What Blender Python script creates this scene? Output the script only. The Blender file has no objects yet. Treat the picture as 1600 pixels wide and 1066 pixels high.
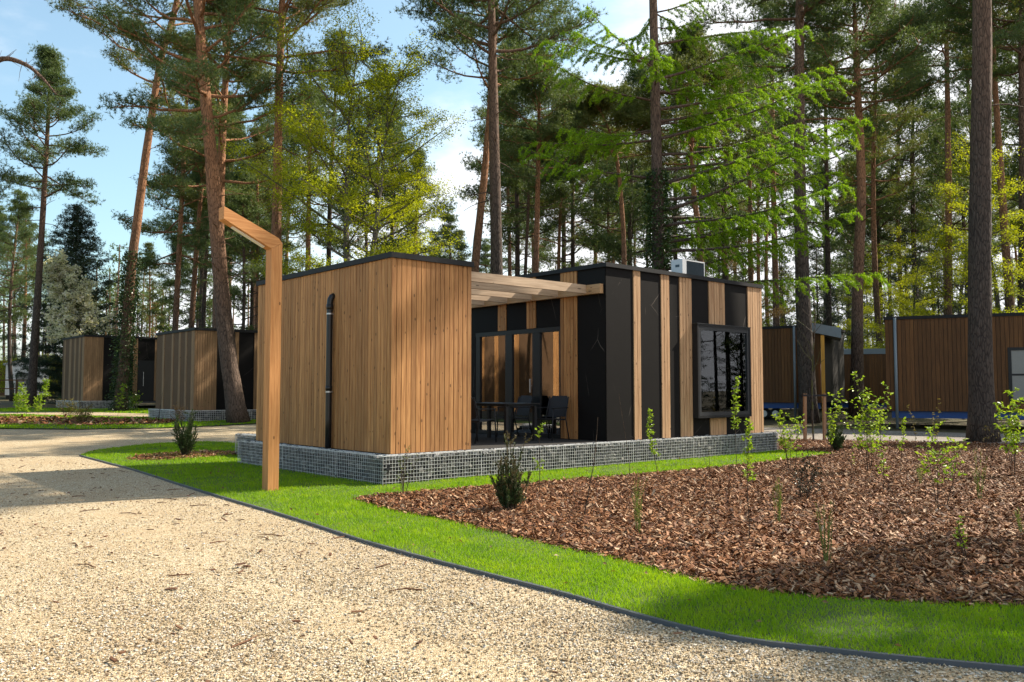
import bpy, math, random
import numpy as np
from mathutils import Vector
R = math.radians
C = bpy.context.scene.collection
SC = bpy.context.scene

# ------------------------------------------------------------------ camera, sky, sun, exposure
F, CXP, CYP, EYE = 1326.0, 800.0, 533.0, 1.5
PITCH = math.atan(77 / 1326.0)
cam_d = bpy.data.cameras.new('camera')
cam_d.sensor_width = 36.0
cam_d.lens = F / 1600 * 36
cam_d.clip_start = 0.1
cam_d.clip_end = 2000
cam = bpy.data.objects.new('camera', cam_d)
C.objects.link(cam)
cam.location = (0, 0, EYE)
cam.rotation_euler = (math.pi / 2 + PITCH, 0, 0)
SC.camera = cam

SUN_AZ, SUN_EL = R(63.0), R(41.0)
SUN = Vector((math.sin(SUN_AZ) * math.cos(SUN_EL), math.cos(SUN_AZ) * math.cos(SUN_EL), math.sin(SUN_EL)))
sun_d = bpy.data.lights.new('sun', 'SUN')
sun_d.energy = 5.0
sun_d.angle = R(0.5)
sun_d.color = (1.0, 0.89, 0.73)
sun = bpy.data.objects.new('sun', sun_d)
C.objects.link(sun)
sun.rotation_euler = (-SUN).to_track_quat('-Z', 'Y').to_euler()
sun.location = (40, 30, 40)

w = bpy.data.worlds.new('World')
SC.world = w
w.use_nodes = True
nt = w.node_tree
nt.nodes.clear()
def wn(t, **kw):
    n = nt.nodes.new(t)
    for k, v in kw.items():
        setattr(n, k, v)
    return n
sky = wn('ShaderNodeTexSky', sky_type='NISHITA', sun_disc=False)
sky.sun_elevation = SUN_EL
sky.sun_rotation = SUN_AZ
sky.air_density = 1.0
sky.dust_density = 2.0
sky.ozone_density = 1.5
bgs = wn('ShaderNodeBackground')
out = wn('ShaderNodeOutputWorld')
tc = wn('ShaderNodeTexCoord')
mp = wn('ShaderNodeMapping')
mp.inputs['Scale'].default_value = (1.6, 1.6, 4.0)
nz = wn('ShaderNodeTexNoise')
nz.inputs['Scale'].default_value = 1.7
nz.inputs['Detail'].default_value = 7
nz.inputs['Roughness'].default_value = 0.55
sep = wn('ShaderNodeSeparateXYZ')
# cloud cover: thicker low over the horizon and towards the middle and right of the view
cov = wn('ShaderNodeMath', operation='MULTIPLY_ADD')
cov.inputs[1].default_value = 0.50
cov.inputs[2].default_value = 0.15
cov2 = wn('ShaderNodeMath', operation='MULTIPLY_ADD')
cov2.inputs[1].default_value = -0.42
add = wn('ShaderNodeMath', operation='ADD')
rmp = wn('ShaderNodeMapRange', interpolation_type='SMOOTHSTEP')
rmp.inputs['From Min'].default_value = 0.40
rmp.inputs['From Max'].default_value = 0.62
rmp.inputs['To Min'].default_value = 0.06
mix = wn('ShaderNodeMix', data_type='RGBA')
mix.inputs[7].default_value = (6.6, 6.7, 6.9, 1)
L = nt.links.new
L(tc.outputs['Generated'], mp.inputs['Vector'])
L(mp.outputs[0], nz.inputs['Vector'])
L(tc.outputs['Generated'], sep.inputs[0])
L(sep.outputs['X'], cov.inputs[0])
L(sep.outputs['Z'], cov2.inputs[0])
L(cov.outputs[0], cov2.inputs[2])
L(nz.outputs['Fac'], add.inputs[0])
L(cov2.outputs[0], add.inputs[1])
L(add.outputs[0], rmp.inputs['Value'])
L(rmp.outputs[0], mix.inputs[0])
tint = wn('ShaderNodeMix', data_type='RGBA', blend_type='MULTIPLY')
tint.inputs[0].default_value = 1.0
tint.inputs[7].default_value = (1.18, 1.36, 1.22, 1)
L(sky.outputs[0], tint.inputs[6])
L(tint.outputs[2], mix.inputs[6])
L(mix.outputs[2], bgs.inputs['Color'])
bgs.inputs['Strength'].default_value = 0.09
L(bgs.outputs[0], out.inputs['Surface'])

SC.view_settings.view_transform = 'Standard'
SC.view_settings.look = 'None'
SC.view_settings.gamma = 1
SC.view_settings.exposure = 1.18
SC.render.engine = 'CYCLES'
SC.cycles.max_bounces = 8
SC.cycles.transparent_max_bounces = 12
SC.cycles.diffuse_bounces = 3
SC.cycles.glossy_bounces = 3
SC.cycles.transmission_bounces = 6
SC.cycles.caustics_reflective = False
SC.cycles.caustics_refractive = False

# ------------------------------------------------------------------ terrain and placing
def gz(x, y):
    return float(np.clip((y - 20) * 0.017, 0, 1.3))
def ray(px, py):
    a = (px - CXP) / F; b = (CYP - py) / F
    return (a, math.cos(PITCH) - b * math.sin(PITCH), math.sin(PITCH) + b * math.cos(PITCH))
def G(px, py):
    """ground point seen at a place of the photograph"""
    d = ray(px, py); z = 0.0
    for _ in range(40):
        t = (z - EYE) / d[2] if d[2] < -1e-4 else 200
        z = 0.5 * z + 0.5 * gz(0, d[1] * t)
    return (d[0] * t, d[1] * t)
def at(px, py, depth):
    d = ray(px, py); t = depth / d[1]
    return np.array((d[0] * t, depth, EYE + d[2] * t))

# ------------------------------------------------------------------ mesh helpers
def unit(a):
    return a / np.maximum(np.linalg.norm(a, axis=-1, keepdims=True), 1e-9)
class MB:
    def __init__(s):
        s.V, s.Q, s.T, s.n = [], [], [], 0
    def add(s, v, q=None, t=None):
        v = np.asarray(v, float).reshape(-1, 3)
        if q is not None and len(q): s.Q.append(np.asarray(q, int).reshape(-1, 4) + s.n)
        if t is not None and len(t): s.T.append(np.asarray(t, int).reshape(-1, 3) + s.n)
        s.V.append(v); s.n += len(v)
        return s
    BQ = np.array([[0, 3, 2, 1], [4, 5, 6, 7], [0, 1, 5, 4], [1, 2, 6, 5], [2, 3, 7, 6], [3, 0, 4, 7]])
    def box(s, x0, x1, y0, y1, z0, z1):
        return s.add([(x0, y0, z0), (x1, y0, z0), (x1, y1, z0), (x0, y1, z0), (x0, y0, z1), (x1, y0, z1), (x1, y1, z1), (x0, y1, z1)], MB.BQ)
    def prism(s, pts, y0, y1):
        """closed prism of an (x, z) outline between two y's, the outline convex"""
        n = len(pts); c = np.mean(pts, 0)
        v = [(p[0], y0, p[1]) for p in pts] + [(p[0], y1, p[1]) for p in pts] + [(c[0], y0, c[1]), (c[0], y1, c[1])]
        q = [(i, (i + 1) % n, n + (i + 1) % n, n + i) for i in range(n)]
        t = [(2 * n, (i + 1) % n, i) for i in range(n)] + [(2 * n + 1, n + i, n + (i + 1) % n) for i in range(n)]
        return s.add(v, q, t)
    def bar(s, a, b, wx, wy, up=(0, 0, 1)):
        a, b = np.array(a, float), np.array(b, float)
        d = unit(b - a); u_ = np.array(up, float)
        if abs(d @ u_) > 0.98: u_ = np.array((1.0, 0, 0))
        x = unit(np.cross(d, u_)) * wx / 2; y = unit(np.cross(x, d)) * wy / 2
        c = [a - x - y, a + x - y, a + x + y, a - x + y, b - x - y, b + x - y, b + x + y, b - x + y]
        return s.add(c, MB.BQ)
    def tube(s, P, rad, n=8, caps=True, rough=0, rng=None):
        P = np.asarray(P, float); m = len(P)
        rad = np.broadcast_to(np.asarray(rad, float), (m,))
        T = unit(np.gradient(P, axis=0))
        ref = np.array((0, 0, 1.0)) if abs(T[:, 2]).mean() < 0.8 else np.array((1.0, 0.13, 0))
        X = unit(np.cross(T, ref)); Y = np.cross(T, X)
        a = np.arange(n) * 2 * math.pi / n
        rr = rad[:, None] * np.ones(n)
        if rough and rng is not None: rr = rr * (1 + rng.normal(0, rough, (m, n)))
        V = P[:, None, :] + rr[..., None] * (np.cos(a)[None, :, None] * X[:, None, :] + np.sin(a)[None, :, None] * Y[:, None, :])
        V = V.reshape(-1, 3)
        i = np.arange(m - 1)[:, None] * n; j = np.arange(n)[None, :]; k = (j + 1) % n
        q = np.stack([i + j, i + k, i + n + k, i + n + j], -1).reshape(-1, 4)
        t = None
        if caps:
            V = np.vstack([V, P[:1], P[-1:]])
            jj = np.arange(n); kk = (jj + 1) % n
            t = np.vstack([np.stack([np.full(n, m * n), kk, jj], -1), np.stack([np.full(n, m * n + 1), (m - 1) * n + jj, (m - 1) * n + kk], -1)])
        return s.add(V, q, t)
    def build(s, name, mat, parent=None, smooth=False):
        V = np.vstack(s.V)
        Q = np.vstack(s.Q) if s.Q else np.zeros((0, 4), int)
        T = np.vstack(s.T) if s.T else np.zeros((0, 3), int)
        me = bpy.data.meshes.new(name)
        me.vertices.add(len(V)); me.vertices.foreach_set('co', V.astype(np.float32).ravel())
        me.loops.add(Q.size + T.size)
        me.loops.foreach_set('vertex_index', np.concatenate([Q.ravel(), T.ravel()]).astype(np.int32))
        me.polygons.add(len(Q) + len(T))
        st = np.concatenate([np.arange(len(Q)) * 4, Q.size + np.arange(len(T)) * 3]).astype(np.int32)
        me.polygons.foreach_set('loop_start', st)
        me.polygons.foreach_set('use_smooth', np.full(len(Q) + len(T), bool(smooth)))
        me.update(calc_edges=True)
        me.materials.append(mat)
        o = bpy.data.objects.new(name, me)
        C.objects.link(o)
        if parent is not None: o.parent = parent
        return o
def tag(o, label=None, cat=None, group=None, kind=None):
    for k, v in (('label', label), ('category', cat), ('group', group), ('kind', kind)):
        if v: o[k] = v
    return o
def thing(name, loc, label, cat, group=None, rz=0.0):
    o = bpy.data.objects.new(name, None)
    o.empty_display_size = 0.3
    C.objects.link(o)
    o.location = loc; o.rotation_euler = (0, 0, rz)
    return tag(o, label, cat, group)
def copy_thing(o, loc, rz=0.0, scale=1.0, label=None, group=None):
    """a copy of a thing and of its parts and sub-parts (mesh data shared)"""
    c = o.copy(); C.objects.link(c)
    c.location = loc; c.rotation_euler = (0, 0, rz); c.scale = (scale,) * 3
    if label: c['label'] = label
    if group: c['group'] = group
    for ch in o.children:
        d = ch.copy(); C.objects.link(d); d.parent = c
        for g_ in ch.children:
            e_ = g_.copy(); C.objects.link(e_); e_.parent = d
    return c
def blades(c, d, ln, wd, rng):
    """one thin triangle per row: root c, direction d"""
    n = len(c)
    side = unit(np.cross(d, rng.normal(size=(n, 3)))) * (np.broadcast_to(wd, (n,))[:, None] / 2)
    tip = c + d * np.broadcast_to(ln, (n,))[:, None]
    V = np.stack([c - side, c + side, tip], 1).reshape(-1, 3)
    return V, np.arange(3 * n).reshape(-1, 3)
def leaves(c, d, ln, wd, rng, fold=0.25):
    """one folded diamond leaf per row: root c, direction d"""
    n = len(c)
    up = unit(rng.normal(size=(n, 3)) * 0.6 + np.array((0, 0, 1.0)))
    side = unit(np.cross(d, up)); nrm = np.cross(side, d)
    ln = np.broadcast_to(ln, (n,))[:, None]; wd = np.broadcast_to(wd, (n,))[:, None]
    mid = c + d * ln * 0.45 + nrm * wd * fold
    V = np.stack([c, mid + side * wd / 2, c + d * ln, mid - side * wd / 2], 1).reshape(-1, 3)
    return V, np.arange(4 * n).reshape(-1, 4)

# ------------------------------------------------------------------ materials
def mat_nodes(name):
    m = bpy.data.materials.new(name); m.use_nodes = True
    t = m.node_tree; t.nodes.clear()
    def N(ty, ins=None, **kw):
        n = t.nodes.new(ty)
        for k, v in kw.items(): setattr(n, k, v)
        for k, v in (ins or {}).items():
            if hasattr(v, 'is_output'): t.links.new(v, n.inputs[k])
            else: n.inputs[k].default_value = v
        return n
    o = N('ShaderNodeOutputMaterial')
    return m, t, N, o
def c4(c): return (c[0], c[1], c[2], 1)
def ramp(N, fac, stops, interp='LINEAR'):
    r = N('ShaderNodeValToRGB', {'Fac': fac})
    r.color_ramp.interpolation = interp
    e = r.color_ramp.elements
    while len(e) < len(stops): e.new(0.5)
    for i, (p, c) in enumerate(stops):
        e[i].position = p; e[i].color = c4(c) if not np.isscalar(c) else (c, c, c, 1)
    return r.outputs['Color']
def noise(N, vec, scale, detail=4, rough=0.5, out='Fac'):
    return N('ShaderNodeTexNoise', {'Vector': vec, 'Scale': scale, 'Detail': detail, 'Roughness': rough}).outputs[out]
def math_(N, op, a, b=0.0, c=None, clamp=False):
    n = N('ShaderNodeMath', {0: a, 1: b}, operation=op)
    n.use_clamp = clamp
    if c is not None:
        if hasattr(c, 'is_output'): n.id_data.links.new(c, n.inputs[2])
        else: n.inputs[2].default_value = c
    return n.outputs[0]
def mixc(N, f, a, b, mode='MIX'):
    n = N('ShaderNodeMix', {0: f}, data_type='RGBA', blend_type=mode)
    for i, v in ((6, a), (7, b)):
        if hasattr(v, 'is_output'): n.id_data.links.new(v, n.inputs[i])
        else: n.inputs[i].default_value = c4(v)
    return n.outputs[2]
def bump(N, h, strength=0.3, dist=0.01):
    return N('ShaderNodeBump', {'Height': h, 'Strength': strength, 'Distance': dist}).outputs[0]
def objco(N, scale=(1, 1, 1)):
    t = N('ShaderNodeTexCoord')
    return N('ShaderNodeMapping', {'Vector': t.outputs['Object'], 'Scale': scale}).outputs[0]
def bsdf(N, t, o, col, rough=0.6, normal=None, spec=0.4, metal=0.0):
    b = N('ShaderNodeBsdfPrincipled')
    for k, v in (('Base Color', col), ('Roughness', rough), ('Normal', normal), ('Specular IOR Level', spec), ('Metallic', metal)):
        if v is None: continue
        if hasattr(v, 'is_output'): t.links.new(v, b.inputs[k])
        elif k == 'Base Color': b.inputs[k].default_value = c4(v)
        else: b.inputs[k].default_value = v
    t.links.new(b.outputs[0], o.inputs['Surface'])
    return b
def m_plain(name, col, rough=0.5, metal=0.0, var=0.12, scale=6.0, spec=0.4):
    m, t, N, o = mat_nodes(name)
    v = objco(N)
    f = noise(N, v, scale, 5, 0.6)
    c = mixc(N, f, [x * (1 - var) for x in col], [min(1, x * (1 + var)) for x in col])
    f2 = noise(N, v, scale * 9, 3)
    r = math_(N, 'MULTIPLY_ADD', f2, 0.2, rough - 0.1)
    bsdf(N, t, o, c, r, bump(N, f2, 0.08, 0.004), spec, metal)
    return m
def m_wood(name, dark, light, axis='z', knots=True, rough=0.65, vary=0.35):
    m, t, N, o = mat_nodes(name)
    g = {'x': (0.7, 14, 14), 'y': (14, 0.7, 14), 'z': (14, 14, 0.7)}[axis]
    gk = {'x': (2.2, 9, 9), 'y': (9, 2.2, 9), 'z': (9, 9, 4.5)}[axis]
    isl = N('ShaderNodeNewGeometry').outputs['Random Per Island']
    off = N('ShaderNodeCombineXYZ', {0: math_(N, 'MULTIPLY', isl, 37.0), 1: math_(N, 'MULTIPLY', isl, 11.0), 2: math_(N, 'MULTIPLY', isl, 53.0)}).outputs[0]
    base = N('ShaderNodeTexCoord').outputs['Object']
    pos = N('ShaderNodeVectorMath', {0: base, 1: off}, operation='ADD').outputs[0]
    v = N('ShaderNodeMapping', {'Vector': pos, 'Scale': g}).outputs[0]
    grain = noise(N, v, 2.4, 6, 0.62)
    fine = noise(N, v, 11.0, 3, 0.6)
    col = ramp(N, grain, [(0.32, dark), (0.66, light)])
    tone = math_(N, 'MULTIPLY_ADD', isl, vary, 1 - vary / 2)
    col = mixc(N, 1.0, col, N('ShaderNodeCombineColor', {0: tone, 1: tone, 2: tone}).outputs[0], 'MULTIPLY')
    if knots:
        vk = N('ShaderNodeMapping', {'Vector': pos, 'Scale': gk}).outputs[0]
        k = N('ShaderNodeTexVoronoi', {'Vector': vk, 'Scale': 1.0, 'Randomness': 1.0})
        kk = math_(N, 'LESS_THAN', k.outputs['Distance'], 0.125)
        sel = math_(N, 'GREATER_THAN', N('ShaderNodeSeparateColor', {0: k.outputs['Color']})  .outputs[0], 0.3)
        col = mixc(N, math_(N, 'MULTIPLY', math_(N, 'MULTIPLY', kk, sel), 0.8), col, [x * 0.28 for x in dark])
    bsdf(N, t, o, col, rough, bump(N, math_(N, 'ADD', grain, math_(N, 'MULTIPLY', fine, 0.5)), 0.35, 0.004), 0.3)
    return m
def m_leaf(name, cols, transl=0.4, clump=0.6, rough=0.55, spec=0.3):
    """cols: dark to light leaf colours spread over single leaves and over clumps"""
    m, t, N, o = mat_nodes(name)
    isl = N('ShaderNodeNewGeometry').outputs['Random Per Island']
    f = noise(N, objco(N), clump, 3, 0.6)
    fac = math_(N, 'ADD', math_(N, 'MULTIPLY', isl, 0.5), math_(N, 'MULTIPLY_ADD', f, 1.2, -0.35), clamp=True)
    col = ramp(N, fac, [(i / (len(cols) - 1), c) for i, c in enumerate(cols)])
    b = bsdf(N, t, o, col, rough, None, spec)
    tr = N('ShaderNodeBsdfTranslucent', {'Color': mixc(N, 1.0, col, (1.0, 1.0, 0.45), 'MULTIPLY')})
    mx = N('ShaderNodeMixShader', {0: transl, 1: b.outputs[0], 2: tr.outputs[0]})
    t.links.new(mx.outputs[0], o.inputs['Surface'])
    return m
def m_bark(name, low, high, z0, z1, plate=17.0, moss=None):
    m, t, N, o = mat_nodes(name)
    co = N('ShaderNodeTexCoord').outputs['Object']
    v = N('ShaderNodeMapping', {'Vector': co, 'Scale': (1, 1, 0.22)}).outputs[0]
    z = N('ShaderNodeSeparateXYZ', {0: co}).outputs['Z']
    wob = noise(N, co, 0.8, 3)
    f = N('ShaderNodeMapRange', {'Value': math_(N, 'MULTIPLY_ADD', wob, 4.0, z), 'From Min': z0 + 2, 'From Max': z1 + 2}).outputs[0]
    vo = N('ShaderNodeTexVoronoi', {'Vector': v, 'Scale': plate, 'Randomness': 1.0}, feature='DISTANCE_TO_EDGE').outputs['Distance']
    nn = noise(N, v, plate * 1.4, 6, 0.7)
    cl = ramp(N, nn, [(0.3, [x * 0.45 for x in low]), (0.7, [x * 1.35 for x in low])])
    ch = ramp(N, nn, [(0.3, [x * 0.6 for x in high]), (0.72, [min(1, x * 1.3) for x in high])])
    col = mixc(N, f, cl, ch)
    crack = math_(N, 'MULTIPLY_ADD', vo, 5.0, 0.35, clamp=True)
    col = mixc(N, 1.0, col, N('ShaderNodeCombineColor', {0: crack, 1: crack, 2: crack}).outputs[0], 'MULTIPLY')
    if moss:
        mf = math_(N, 'MULTIPLY', math_(N, 'GREATER_THAN', noise(N, co, 2.3, 5), 0.52), 0.7)
        col = mixc(N, mf, col, moss)
    h = math_(N, 'ADD', math_(N, 'MULTIPLY', vo, 1.2, clamp=True), math_(N, 'MULTIPLY', nn, 0.5))
    bsdf(N, t, o, col, 0.85, bump(N, h, 0.9, 0.04), 0.2)
    return m
def m_stone(name, cols, rough=0.8, scale=30.0):
    m, t, N, o = mat_nodes(name)
    isl = N('ShaderNodeNewGeometry').outputs['Random Per Island']
    col = ramp(N, isl, [(i / (len(cols) - 1), c) for i, c in enumerate(cols)])
    f = noise(N, objco(N), scale, 5, 0.65)
    col = mixc(N, math_(N, 'MULTIPLY', f, 0.7), col, [x * 0.45 for x in cols[0]])
    bsdf(N, t, o, col, rough, bump(N, f, 0.4, 0.01), 0.3)
    return m
def m_gravel(name, cols, cell=70.0, patch=None, dirt=(0.2, 0.15, 0.1)):
    m, t, N, o = mat_nodes(name)
    co = N('ShaderNodeTexCoord').outputs['Object']
    vo = N('ShaderNodeTexVoronoi', {'Vector': co, 'Scale': cell, 'Randomness': 1.0})
    rnd = N('ShaderNodeSeparateColor', {0: vo.outputs['Color']}).outputs[0]
    col = ramp(N, rnd, [(i / (len(cols) - 1), c) for i, c in enumerate(cols)])
    gap = math_(N, 'SUBTRACT', 1.0, math_(N, 'MULTIPLY', vo.outputs['Distance'], 1.0), clamp=True)
    g2 = ramp(N, vo.outputs['Distance'], [(0.45, 1.0), (0.85, 0.45)])
    col = mixc(N, 1.0, col, g2, 'MULTIPLY')
    big = noise(N, co, 0.7, 6, 0.65)
    col = mixc(N, math_(N, 'MULTIPLY', ramp(N, big, [(0.40, 0.0), (0.68, 1.0)]), 0.6), col, dirt)
    h = math_(N, 'ADD', gap, math_(N, 'MULTIPLY', noise(N, co, 1.5, 4), 2.0))
    bsdf(N, t, o, col, 0.85, bump(N, h, 0.7, 0.012), 0.25)
    return m
def m_panel(name, col):
    m, t, N, o = mat_nodes(name)
    co = objco(N)
    d = N('ShaderNodeTexNoise', {'Vector': co, 'Scale': 1.1, 'Detail': 3.0}).outputs['Color']
    v = N('ShaderNodeVectorMath', {0: co, 1: N('ShaderNodeVectorMath', {0: d, 'Scale': 0.16}, operation='SCALE').outputs[0]}, operation='ADD').outputs[0]
    vo = N('ShaderNodeTexVoronoi', {'Vector': N('ShaderNodeMapping', {'Vector': v, 'Rotation': (0.5, 0.4, 0.2), 'Scale': (1, 1, 0.7)}).outputs[0], 'Scale': 0.75}, feature='DISTANCE_TO_EDGE').outputs['Distance']
    vein = math_(N, 'LESS_THAN', vo, 0.0025)
    msk = ramp(N, noise(N, co, 1.7, 2), [(0.5, 0.0), (0.62, 1.0)])
    vein = math_(N, 'MULTIPLY', vein, msk)
    cl = noise(N, co, 2.5, 6, 0.65)
    c = mixc(N, cl, [x * 0.75 for x in col], [x * 1.3 for x in col])
    c = mixc(N, math_(N, 'MULTIPLY', vein, 0.28), c, (0.32, 0.27, 0.23))
    bsdf(N, t, o, c, 0.62, bump(N, noise(N, co, 60, 3), 0.06, 0.003), 0.10)
    return m
def m_glass(name, tint, refl=0.25):
    m, t, N, o = mat_nodes(name)
    g = N('ShaderNodeBsdfGlossy', {'Color': (0.9, 0.92, 0.95, 1), 'Roughness': 0.01})
    tr = N('ShaderNodeBsdfTransparent', {'Color': c4(tint)})
    fr = N('ShaderNodeFresnel', {'IOR': 1.5}).outputs[0]
    f = math_(N, 'MULTIPLY_ADD', fr, 1.3, refl, clamp=True)
    mx = N('ShaderNodeMixShader', {0: f, 1: tr.outputs[0], 2: g.outputs[0]})
    t.links.new(mx.outputs[0], o.inputs['Surface'])
    return m
M = {}
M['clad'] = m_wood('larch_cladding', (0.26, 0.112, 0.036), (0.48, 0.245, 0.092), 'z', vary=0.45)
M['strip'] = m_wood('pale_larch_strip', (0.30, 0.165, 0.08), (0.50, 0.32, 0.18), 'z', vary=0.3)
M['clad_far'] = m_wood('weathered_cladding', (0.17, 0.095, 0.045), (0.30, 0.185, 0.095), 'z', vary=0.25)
M['clad_dark'] = m_wood('stained_brown_cladding', (0.075, 0.032, 0.010), (0.135, 0.060, 0.018), 'z', knots=False, vary=0.5)
M['beam'] = m_wood('pergola_timber', (0.33, 0.23, 0.15), (0.52, 0.39, 0.27), 'x', vary=0.2)
M['ledger'] = m_wood('ledger_timber', (0.33, 0.19, 0.09), (0.50, 0.31, 0.16), 'y', vary=0.1)
M['post'] = m_wood('planed_larch_post', (0.38, 0.155, 0.045), (0.58, 0.285, 0.105), 'z', vary=0.1)
M['post_arm'] = m_wood('planed_larch_arm', (0.38, 0.155, 0.045), (0.58, 0.285, 0.105), 'x', vary=0.1)
M['stake'] = m_wood('stake_timber', (0.22, 0.13, 0.07), (0.34, 0.21, 0.12), 'z', vary=0.2)
M['orange_post'] = m_wood('varnished_post', (0.62, 0.30, 0.05), (0.75, 0.42, 0.08), 'z', knots=False)
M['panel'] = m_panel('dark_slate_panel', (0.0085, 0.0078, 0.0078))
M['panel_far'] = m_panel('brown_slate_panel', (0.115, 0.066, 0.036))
M['core'] = m_plain('dark_membrane', (0.02, 0.018, 0.016), 0.8)
M['roof'] = m_plain('black_roof_trim', (0.016, 0.017, 0.019), 0.6, 0.0, spec=0.2)
M['felt'] = m_plain('roofing_felt', (0.07, 0.07, 0.075), 0.9)
M['frame'] = m_plain('anthracite_frame', (0.016, 0.017, 0.019), 0.4, 0.0, spec=0.25)
M['frame_grey'] = m_plain('grey_aluminium', (0.035, 0.038, 0.043), 0.4, 0.2)
M['pipe'] = m_plain('black_plastic', (0.012, 0.012, 0.013), 0.35)
M['band'] = m_plain('galvanised_band', (0.45, 0.45, 0.46), 0.35, 0.7)
M['wire'] = m_plain('galvanised_wire', (0.68, 0.69, 0.69), 0.5, 0.3)
M['gab'] = m_stone('gabion_rock', [(0.02, 0.022, 0.025), (0.055, 0.056, 0.058), (0.12, 0.115, 0.105), (0.21, 0.20, 0.185), (0.38, 0.36, 0.32)])
M['gab_sunlit'] = m_stone('sunlit_top_rock', [(0.16, 0.17, 0.18), (0.27, 0.27, 0.27), (0.38, 0.37, 0.36)])  # top stones lightened in colour to stand in for sunlight on them
M['deck'] = m_plain('composite_deck', (0.04, 0.038, 0.036), 0.75, spec=0.15)
M['glass'] = m_glass('door_glass', (0.55, 0.55, 0.55), 0.30)
M['wglass'] = m_glass('window_glass', (0.72, 0.74, 0.75), -0.01)
M['room'] = m_plain('interior_wall', (0.10, 0.085, 0.075), 0.8)
M['curtain'] = m_plain('curtain_fabric', (0.30, 0.24, 0.21), 0.9)
M['chair'] = m_plain('anthracite_metal', (0.015, 0.016, 0.018), 0.45, 0.0, spec=0.25)
M['sling'] = m_plain('charcoal_sling', (0.018, 0.02, 0.024), 0.7)
M['ac'] = m_plain('pale_grey_casing', (0.50, 0.52, 0.54), 0.4)
M['ac_dark'] = m_plain('grille_dark', (0.03, 0.05, 0.07), 0.3, 0.3)
M['led'] = m_plain('lamp_diffuser', (0.75, 0.72, 0.62), 0.4)
M['white'] = m_plain('white_siding', (0.72, 0.73, 0.74), 0.5)
M['greyroof'] = m_plain('grey_metal_roof', (0.30, 0.34, 0.36), 0.45, 0.2)
M['blue'] = m_plain('blue_chassis', (0.010, 0.06, 0.24), 0.4, 0.1)
M['fascia'] = m_plain('blue_grey_fascia', (0.17, 0.21, 0.24), 0.5)
M['paper'] = m_plain('pale_blue_card', (0.45, 0.62, 0.70), 0.7, var=0.03)
M['ink'] = m_plain('dark_blue_ink', (0.03, 0.12, 0.2), 0.7)
M['edge'] = m_plain('dark_edging', (0.075, 0.085, 0.10), 0.5)
M['strap'] = m_plain('black_strap', (0.015, 0.015, 0.017), 0.7)
M['rubber'] = m_plain('tyre_rubber', (0.02, 0.02, 0.02), 0.8)

M['gravel'] = m_gravel('yellow_gravel', [(0.15, 0.105, 0.055), (0.37, 0.285, 0.165), (0.54, 0.44, 0.285), (0.70, 0.63, 0.49)], 85.0, dirt=(0.36, 0.26, 0.15))  # darkest tone stands in for shade in the gaps between stones
M['pebble'] = m_stone('gravel_stone', [(0.13, 0.085, 0.05), (0.41, 0.305, 0.165), (0.54, 0.43, 0.275), (0.66, 0.57, 0.43), (0.80, 0.75, 0.67)], 0.7, 60)  # stones vary in colour; the darkest tone imitates shadow among them
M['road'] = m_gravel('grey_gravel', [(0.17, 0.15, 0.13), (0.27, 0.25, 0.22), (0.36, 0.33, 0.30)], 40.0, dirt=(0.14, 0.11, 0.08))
M['soil'] = m_plain('lawn_soil', (0.045, 0.075, 0.012), 0.9, var=0.4, scale=5)
M['mulch'] = m_gravel('mulch_base', [(0.035, 0.018, 0.010), (0.09, 0.045, 0.025), (0.15, 0.08, 0.045)], 45.0, dirt=(0.05, 0.025, 0.015))
M['chip'] = m_stone('bark_chip', [(0.045, 0.015, 0.005), (0.15, 0.050, 0.014), (0.28, 0.104, 0.032), (0.43, 0.195, 0.075), (0.66, 0.46, 0.29)], 0.7, 40)
M['litter'] = m_stone('bark_litter', [(0.07, 0.03, 0.015), (0.14, 0.06, 0.03), (0.2, 0.1, 0.05)], 0.8, 40)
M['forest_floor'] = m_gravel('forest_floor', [(0.06, 0.04, 0.025), (0.11, 0.075, 0.045), (0.07, 0.085, 0.03)], 12.0, dirt=(0.05, 0.06, 0.02))
M['grass'] = m_leaf('lawn_grass', [(0.10, 0.23, 0.007), (0.19, 0.36, 0.008), (0.27, 0.43, 0.010), (0.36, 0.47, 0.018)], 0.5, 2.2)
M['bark'] = m_bark('pine_bark', (0.125, 0.088, 0.068), (0.36, 0.18, 0.095), 4.0, 11.0)
M['bark_dark'] = m_bark('dark_pine_bark', (0.085, 0.068, 0.058), (0.20, 0.12, 0.08), 6.0, 15.0)
M['bark_grey'] = m_bark('grey_bark', (0.11, 0.10, 0.085), (0.14, 0.12, 0.10), 2, 9, 14, (0.08, 0.10, 0.03))
M['twig'] = m_bark('twig_bark', (0.10, 0.065, 0.045), (0.13, 0.09, 0.06), 0, 2, 30)
M['needle'] = m_leaf('pine_needles', [(0.045, 0.082, 0.034), (0.098, 0.148, 0.054), (0.20, 0.24, 0.075)], 0.38, 0.5)
M['needle_olive'] = m_leaf('olive_pine_needles', [(0.062, 0.09, 0.028), (0.135, 0.165, 0.045), (0.26, 0.26, 0.06)], 0.38, 0.5)
M['spruce'] = m_leaf('spruce_needles', [(0.012, 0.028, 0.014), (0.025, 0.048, 0.024), (0.045, 0.07, 0.03)], 0.15, 0.6)
M['larch'] = m_leaf('larch_needles', [(0.11, 0.24, 0.008), (0.22, 0.38, 0.012), (0.36, 0.50, 0.02)], 0.54, 0.6)
M['beech'] = m_leaf('young_beech_leaves', [(0.18, 0.23, 0.012), (0.34, 0.38, 0.016), (0.52, 0.53, 0.026)], 0.6, 0.5)
M['sapling'] = m_leaf('sapling_leaves', [(0.14, 0.25, 0.02), (0.27, 0.40, 0.03), (0.42, 0.52, 0.06)], 0.45, 3.0, 0.4)
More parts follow.
